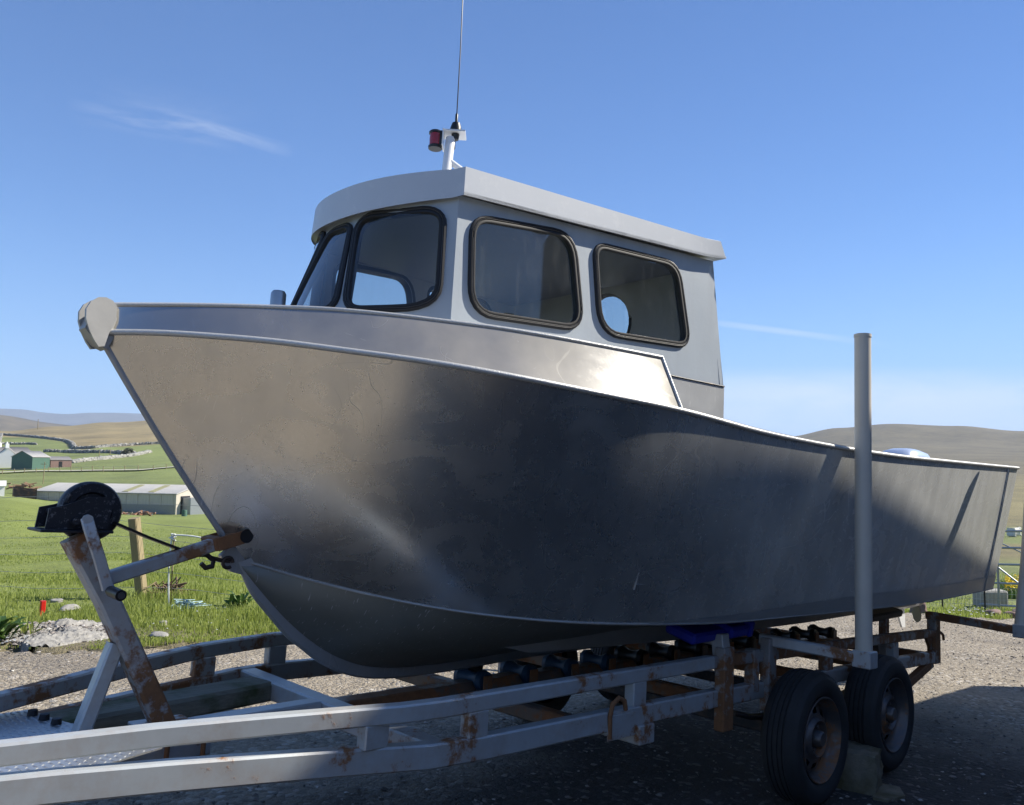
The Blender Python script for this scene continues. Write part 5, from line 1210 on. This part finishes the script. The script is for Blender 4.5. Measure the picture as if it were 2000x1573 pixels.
def wall_line(name, label, pts, h, w, mat='stone', n_per=1.6, cat='stone wall'):
    V = []; path = [at_y(p, y)[0] if not isinstance(y, tuple) else at(p, y[0]) for p, y in pts]
    m = MB()
    for a, b in zip(path[:-1], path[1:]):
        d = np.linalg.norm(b-a); n = max(2, int(d*n_per/1.2))
        for i in range(n):
            for lv in (0, 1):
                t_ = (i+random.random())/n; p_ = a*(1-t_)+b*t_; z_ = gz(p_[0], p_[1])
                sz = random.uniform(.7, 1.25); m.box((p_[0], p_[1], z_+h*.75*(.25+.45*lv)*random.uniform(.8, 1.15)), (w*sz*1.3, w*sz*.8, h*.42*sz), random.uniform(0, 3), random.uniform(-.3, .3), random.uniform(-.3, .3), .05)
    o = make(name, m, MT[mat], None, 30); return tag(o, label, cat)
wall_line('stone_wall', 'dark dry stone wall curving along the foot of the brown hill', [(-120, 846), (0, 850), (40, 853), (75, 857), (110, 861), (128, 863), (138, 868), (145, 877)], 1.6, 1.1)
wall_line('stone_wall', 'short dry stone wall above the white cottage roof', [(-100, 868), (0, 868.5), (57, 869), (68, 869.5)], 1.4, 1.0)
wall_line('stone_wall', 'dark dry stone wall running right below the brown hillside', [(140, 878), (182, 877.5), (225, 873), (262, 870.5), (320, 868), (420, 862)], 1.4, 1.0)
wall_line('stone_wall', 'ruined grey stone wall across the middle green field', [(85, 884.5), (126, 884.5), (175, 885), (225, 887), (262, 889)], 1.5, 1.0)
m_ = plain('pale_rubble', (.34, .33, .30), .95, 0, .4, 1.2); MT['pale_rubble'] = m_
wall_line('stone_wall', 'tumbled pale rubble wall slanting up right of the stone byre', [(143, 905), (160, 903), (176, 901), (200, 898.5), (224, 896), (260, 892), (292, 885)], 1.3, .9, 'pale_rubble', 2.2)
wall_line('stone_wall', 'pale garden wall in front of the white cottage gable', [(-30, 905), (0, 906), (28, 907)], 1.5, .8, 'pale_rubble', 2.2)
# track with its fence
mb = MB(); L_ = []; R_ = []
for p, y in [(-250, 930), (-120, 929), (0, 925.5), (60, 923), (140, 922), (220, 921.5), (280, 919.5), (340, 915), (420, 908)]:
    q, r_ = at_y(p, y, 150); a = az_of(p); e = np.array([math.cos(a), math.sin(a), 0]); L_.append(tuple(q-e*2.2+np.array([0, 0, .25]))); R_.append(tuple(q+e*2.2+np.array([0, 0, .35])))
mb.grid([L_, R_]); o = make('track', mb, MT['track'], None, 60); o['kind'] = 'structure'
rf_ = thing('roadside_fence', 'line of thin wooden posts along the pale valley track', 'fence'); mb = MB(); pts = []
for p in (-20, 5, 30, 49, 71, 95, 118, 140, 160, 182, 202, 222, 244, 270, 300, 325):
    y = float(np.interp(p, [0, 60, 140, 220, 280, 340], [926.5, 924, 922.5, 922, 920, 916])); q, r_ = at_y(p, y, 150); h = random.uniform(1.0, 1.35)
    make('post', MB().tube([(q[0], q[1], q[2]-.2), (q[0]+random.gauss(0, .08), q[1], q[2]+h)], .085, 6), MT['wood'], rf_, None); pts.append((q[0], q[1], q[2]+h*.85))
mb.tube(pts, .015, 4); make('wire', mb, MT['wire'], rf_, None)
def pole(px, y, h, r0, label, rad=.12, lean=0):
    q, r_ = at_y(px, y, r0); o = make('utility_pole', MB().tube([(0, 0, -.5), (lean*h*.5, 0, h*.5), (lean*h, 0, h)], [rad, rad*.9, rad*.75], 8), MT['wood'], None, 40); o.location = tuple(q); m = MB(); m.box((0, 0, h-.4), (1.1, .09, .09), HEAD-1.57); make('crossarm', m, MT['wood'], o, None); return tag(o, label, 'utility pole')
pole(86, 946, 3.9, 120, 'slim wooden pole standing behind the left end of the barn', .08, .03); pole(70, 839, 8.5, 500, 'lone utility pole on the skyline of the brown hill', .3)
for p in (193, 214, 244): 
    q, r_ = at_y(p, {193: 893, 214: 890, 244: 890}[p], 200); o = make('fence_post', MB().tube([(0, 0, -.3), (0, 0, 2.1)], .13, 6), MT['wood'], None, None); o.location = tuple(q)
    tag(o, {193: 'tall thin post in the green field, leftmost of three by the ruined wall', 214: 'middle of three tall thin posts by the ruined stone wall', 244: 'tall thin post just left of the dark bush'}[p], 'post', 'tall posts in the green field')
def bush(px, y, w, h, label, n=700):
    q, r_ = at_y(px, y, 200); P = []; T_ = []
    V = []; F = []
    for i in range(n):
        a = random.uniform(0, 6.28); e = random.random(); rr = (random.random()**.5)*(1+.3*math.sin(a*3)); c = np.array([w*rr*math.cos(a), w*rr*math.sin(a), h*random.random()*(1-.55*rr*rr)+.1]); d = np.random.randn(3)*.16*w
        f_ = np.random.randn(3)*.16*w; b = len(V); V += [c, c+d, c+f_]; F.append((b, b+1, b+2)); T_ += [random.random()]*3
    m = MB(); m.v = [tuple(p) for p in V]; m.f = F; o = make('bush', m, MT['shrub'], None, None); a_ = o.data.attributes.new('tone', 'FLOAT', 'POINT'); a_.data.foreach_set('value', np.array(T_, np.float32)); o.location = tuple(q); return tag(o, label, 'bush')
bush(249, 890, 1.9, 2.6, 'dark rounded bush growing by the ruined stone wall')
mb = MB(); p0, p1 = at(29, 118), at(74, 119); n_ = 22
for i in range(n_): 
    q = p0+(p1-p0)*i/(n_-1); mb.box((q[0], q[1], gz(q[0], q[1])+.62), (.16, .05, 1.25+random.gauss(0, .04)), HEAD-1.57)
for h in (.4, 1.0): mb.beam([(p0[0], p0[1], p0[2]+h), (p1[0], p1[1], p1[2]+h)], .05, .08)
o = make('board_fence', mb, MT['darkiron'], None, None); tag(o, 'dark board fence joining the left end of the barn', 'fence')
mb = MB(); q = at(50, 128)
for i in range(26): mb.box((random.gauss(0, .9), random.gauss(0, .5), random.uniform(.8, 1.5)), (random.uniform(.5, 1.4), .18, .14), random.uniform(0, 3), random.uniform(-.4, .4))
mb.box((0, 0, .5), (2.2, 1.4, .8)); o = make('timber_pile', mb, plain('orange_timber', (.22, .14, .085), .9, 0, .3, 3), None, None); o.location = tuple(q); tag(o, 'heap of orange brown timber behind the dark board fence', 'timber')
mb = MB(); q = at(262, 101)
mb.box((0, 0, .05), (4.6, .5, .16), math.atan2(uR[1], uR[0]))
for i in range(30): mb.box(tuple(uR*random.uniform(-2.2, 2.2)+np.array([0, 0, random.uniform(.0, .25)])), (random.uniform(.3, 1.8), .2, .14), random.uniform(0, 3), random.uniform(-.3, .3))
o = make('scrap_pile', mb, MT['galv_bad'], None, None); o.location = tuple(q); tag(o, 'low pile of dark scrap in front of the barn', 'scrap')
o = make('barrel', MB().lathe([(0, .42), (.28, .42), (.30, .3), (.30, -.4), (0, -.4)], (0, 0, .3), 'Z', 16), MT['greenpaint'], None, 40); q = at(364, 100); o.location = tuple(q); tag(o, 'small green drum standing at the right end of the barn', 'barrel')

# ------------------------------------------------------------------ gate end of the yard
gt = thing('field_gate', 'galvanised tubular farm gate at the right edge', 'gate'); g0, g1 = at(1900, 17.6), at(2075, 17.0)
def gp(f, h): p = g0*(1-f)+g1*f; return (p[0], p[1], g0[2]*(1-f)+g1[2]*f+h)
for f in (.25, .62, .99): make('stile', MB().tube([gp(f, .0), gp(f, 1.42)], .022, 10), MT['gate'], gt, 50)
for h in (.06, .46, .80, 1.10, 1.40): make('bar', MB().tube([gp(.02 if h < .5 else .25, h), gp(1, h)], .02, 10), MT['gate'], gt, 50)
make('brace', MB().tube([gp(.25, .75), gp(.62, .30)], .016, 8), MT['gate'], gt, 50); make('brace', MB().tube([gp(.25, 1.22), gp(.62, .95)], .012, 8), MT['gate'], gt, 50)
ms_ = thing('mesh_fence', 'low square wire mesh fence in front of the farm gate', 'fence'); m0, m1 = at(1800, 16.9), at(1990, 16.2); mb = MB()
for f in np.linspace(0, 1, 27): p = m0*(1-f)+m1*f; mb.tube([(p[0], p[1], p[2]-.05), (p[0], p[1], p[2]+.42)], .003, 5)
for h in (.02, .12, .22, .32, .42): mb.tube([(m0[0], m0[1], m0[2]+h), (m1[0], m1[1], m1[2]+h)], .003, 5)
make('mesh', mb, MT['wire'], ms_, None)
for f in (.18, .62): p = m0*(1-f)+m1*f; make('post', MB().tube([(p[0], p[1], p[2]-.1), (p[0], p[1], p[2]+.5)], .014, 8), MT['darkiron'], ms_, 40)
b = at(1924, 17.9); mb = MB(); mb.box((0, 0, .14), (.50, .35, .34), HEAD-1.57, 0, 0, .03); o = make('pale_block', mb, MT['concrete'], None, 30); o.location = tuple(b); tag(o, 'pale concrete block on the ground behind the wire mesh', 'block')
def sheep(px, r, label, yaw):
    b = at(px, r); m = bmesh.new(); lay = None
    jt = {'rump': (-.48, 0, .36), 'mid': (-.05, 0, .40), 'chest': (.36, 0, .40), 'neck': (.50, 0, .55), 'poll': (.60, 0, .70), 'muz': (.78, 0, .60), 'fl': (.40, .15, .16), 'ff': (.62, .14, .05), 'fl2': (.40, -.15, .16), 'ff2': (.62, -.14, .05), 'hl': (-.42, .2, .14), 'hf': (-.15, .24, .05), 'hl2': (-.42, -.2, .14), 'hf2': (-.15, -.24, .05)}
    rad = {'rump': .26, 'mid': .33, 'chest': .28, 'neck': .16, 'poll': .10, 'muz': .05, 'fl': .09, 'ff': .035, 'fl2': .09, 'ff2': .035, 'hl': .13, 'hf': .045, 'hl2': .13, 'hf2': .045}
    names = list(jt); me = bpy.data.meshes.new('sheep'); E_ = [('mid', 'rump'), ('mid', 'chest'), ('chest', 'neck'), ('neck', 'poll'), ('poll', 'muz'), ('chest', 'fl'), ('fl', 'ff'), ('chest', 'fl2'), ('fl2', 'ff2'), ('rump', 'hl'), ('hl', 'hf'), ('rump', 'hl2'), ('hl2', 'hf2')]
    me.from_pydata([jt[n] for n in names], [(names.index(a), names.index(c)) for a, c in E_], []); o = bpy.data.objects.new('sheep', me); COL.objects.link(o)
    md = o.modifiers.new('skin', 'SKIN'); 
    for i, n in enumerate(names): me.skin_vertices[0].data[i].radius = (rad[n], rad[n]); me.skin_vertices[0].data[i].use_root = n == 'mid'
    sm = o.modifiers.new('sub', 'SUBSURF'); sm.levels = sm.render_levels = 2; me.materials.append(MT['sheep']); o.location = tuple(b); o.rotation_euler = (0, 0, yaw)
    e = MB()
    for sg in (-1, 1): e.prism([(.58, sg*.06, .74), (.54, sg*.17, .78), (.60, sg*.16, .72)], (0, 0, 0), (.02, 0, .015))
    make('ear', e, MT['sheepface'], o, None); return tag(o, label, 'sheep')
sheep(1976, 74, 'white sheep lying in the green field beyond the gate', HEAD-1.57+.4)

# ------------------------------------------------------------------ the air
k = bpy.data.materials.new('haze'); k.use_nodes = True; n = k.node_tree.nodes; n.remove(n['Principled BSDF'])
pv = n.new('ShaderNodeVolumePrincipled'); pv.inputs['Color'].default_value = (.62, .76, .98, 1); pv.inputs['Density'].default_value = .00010; pv.inputs['Anisotropy'].default_value = 0.0
k.node_tree.links.new(pv.outputs[0], n['Material Output'].inputs['Volume'])
mb = MB(); mb.v = [(x, y, z) for x in (-9800, 9800) for y in (-9800, 9800) for z in (-320, 600)]; mb.f = [(0, 1, 3, 2), (4, 6, 7, 5), (0, 4, 5, 1), (2, 3, 7, 6), (0, 2, 6, 4), (1, 5, 7, 3)]
o = make('haze', mb, k, None, None); o['kind'] = 'stuff'
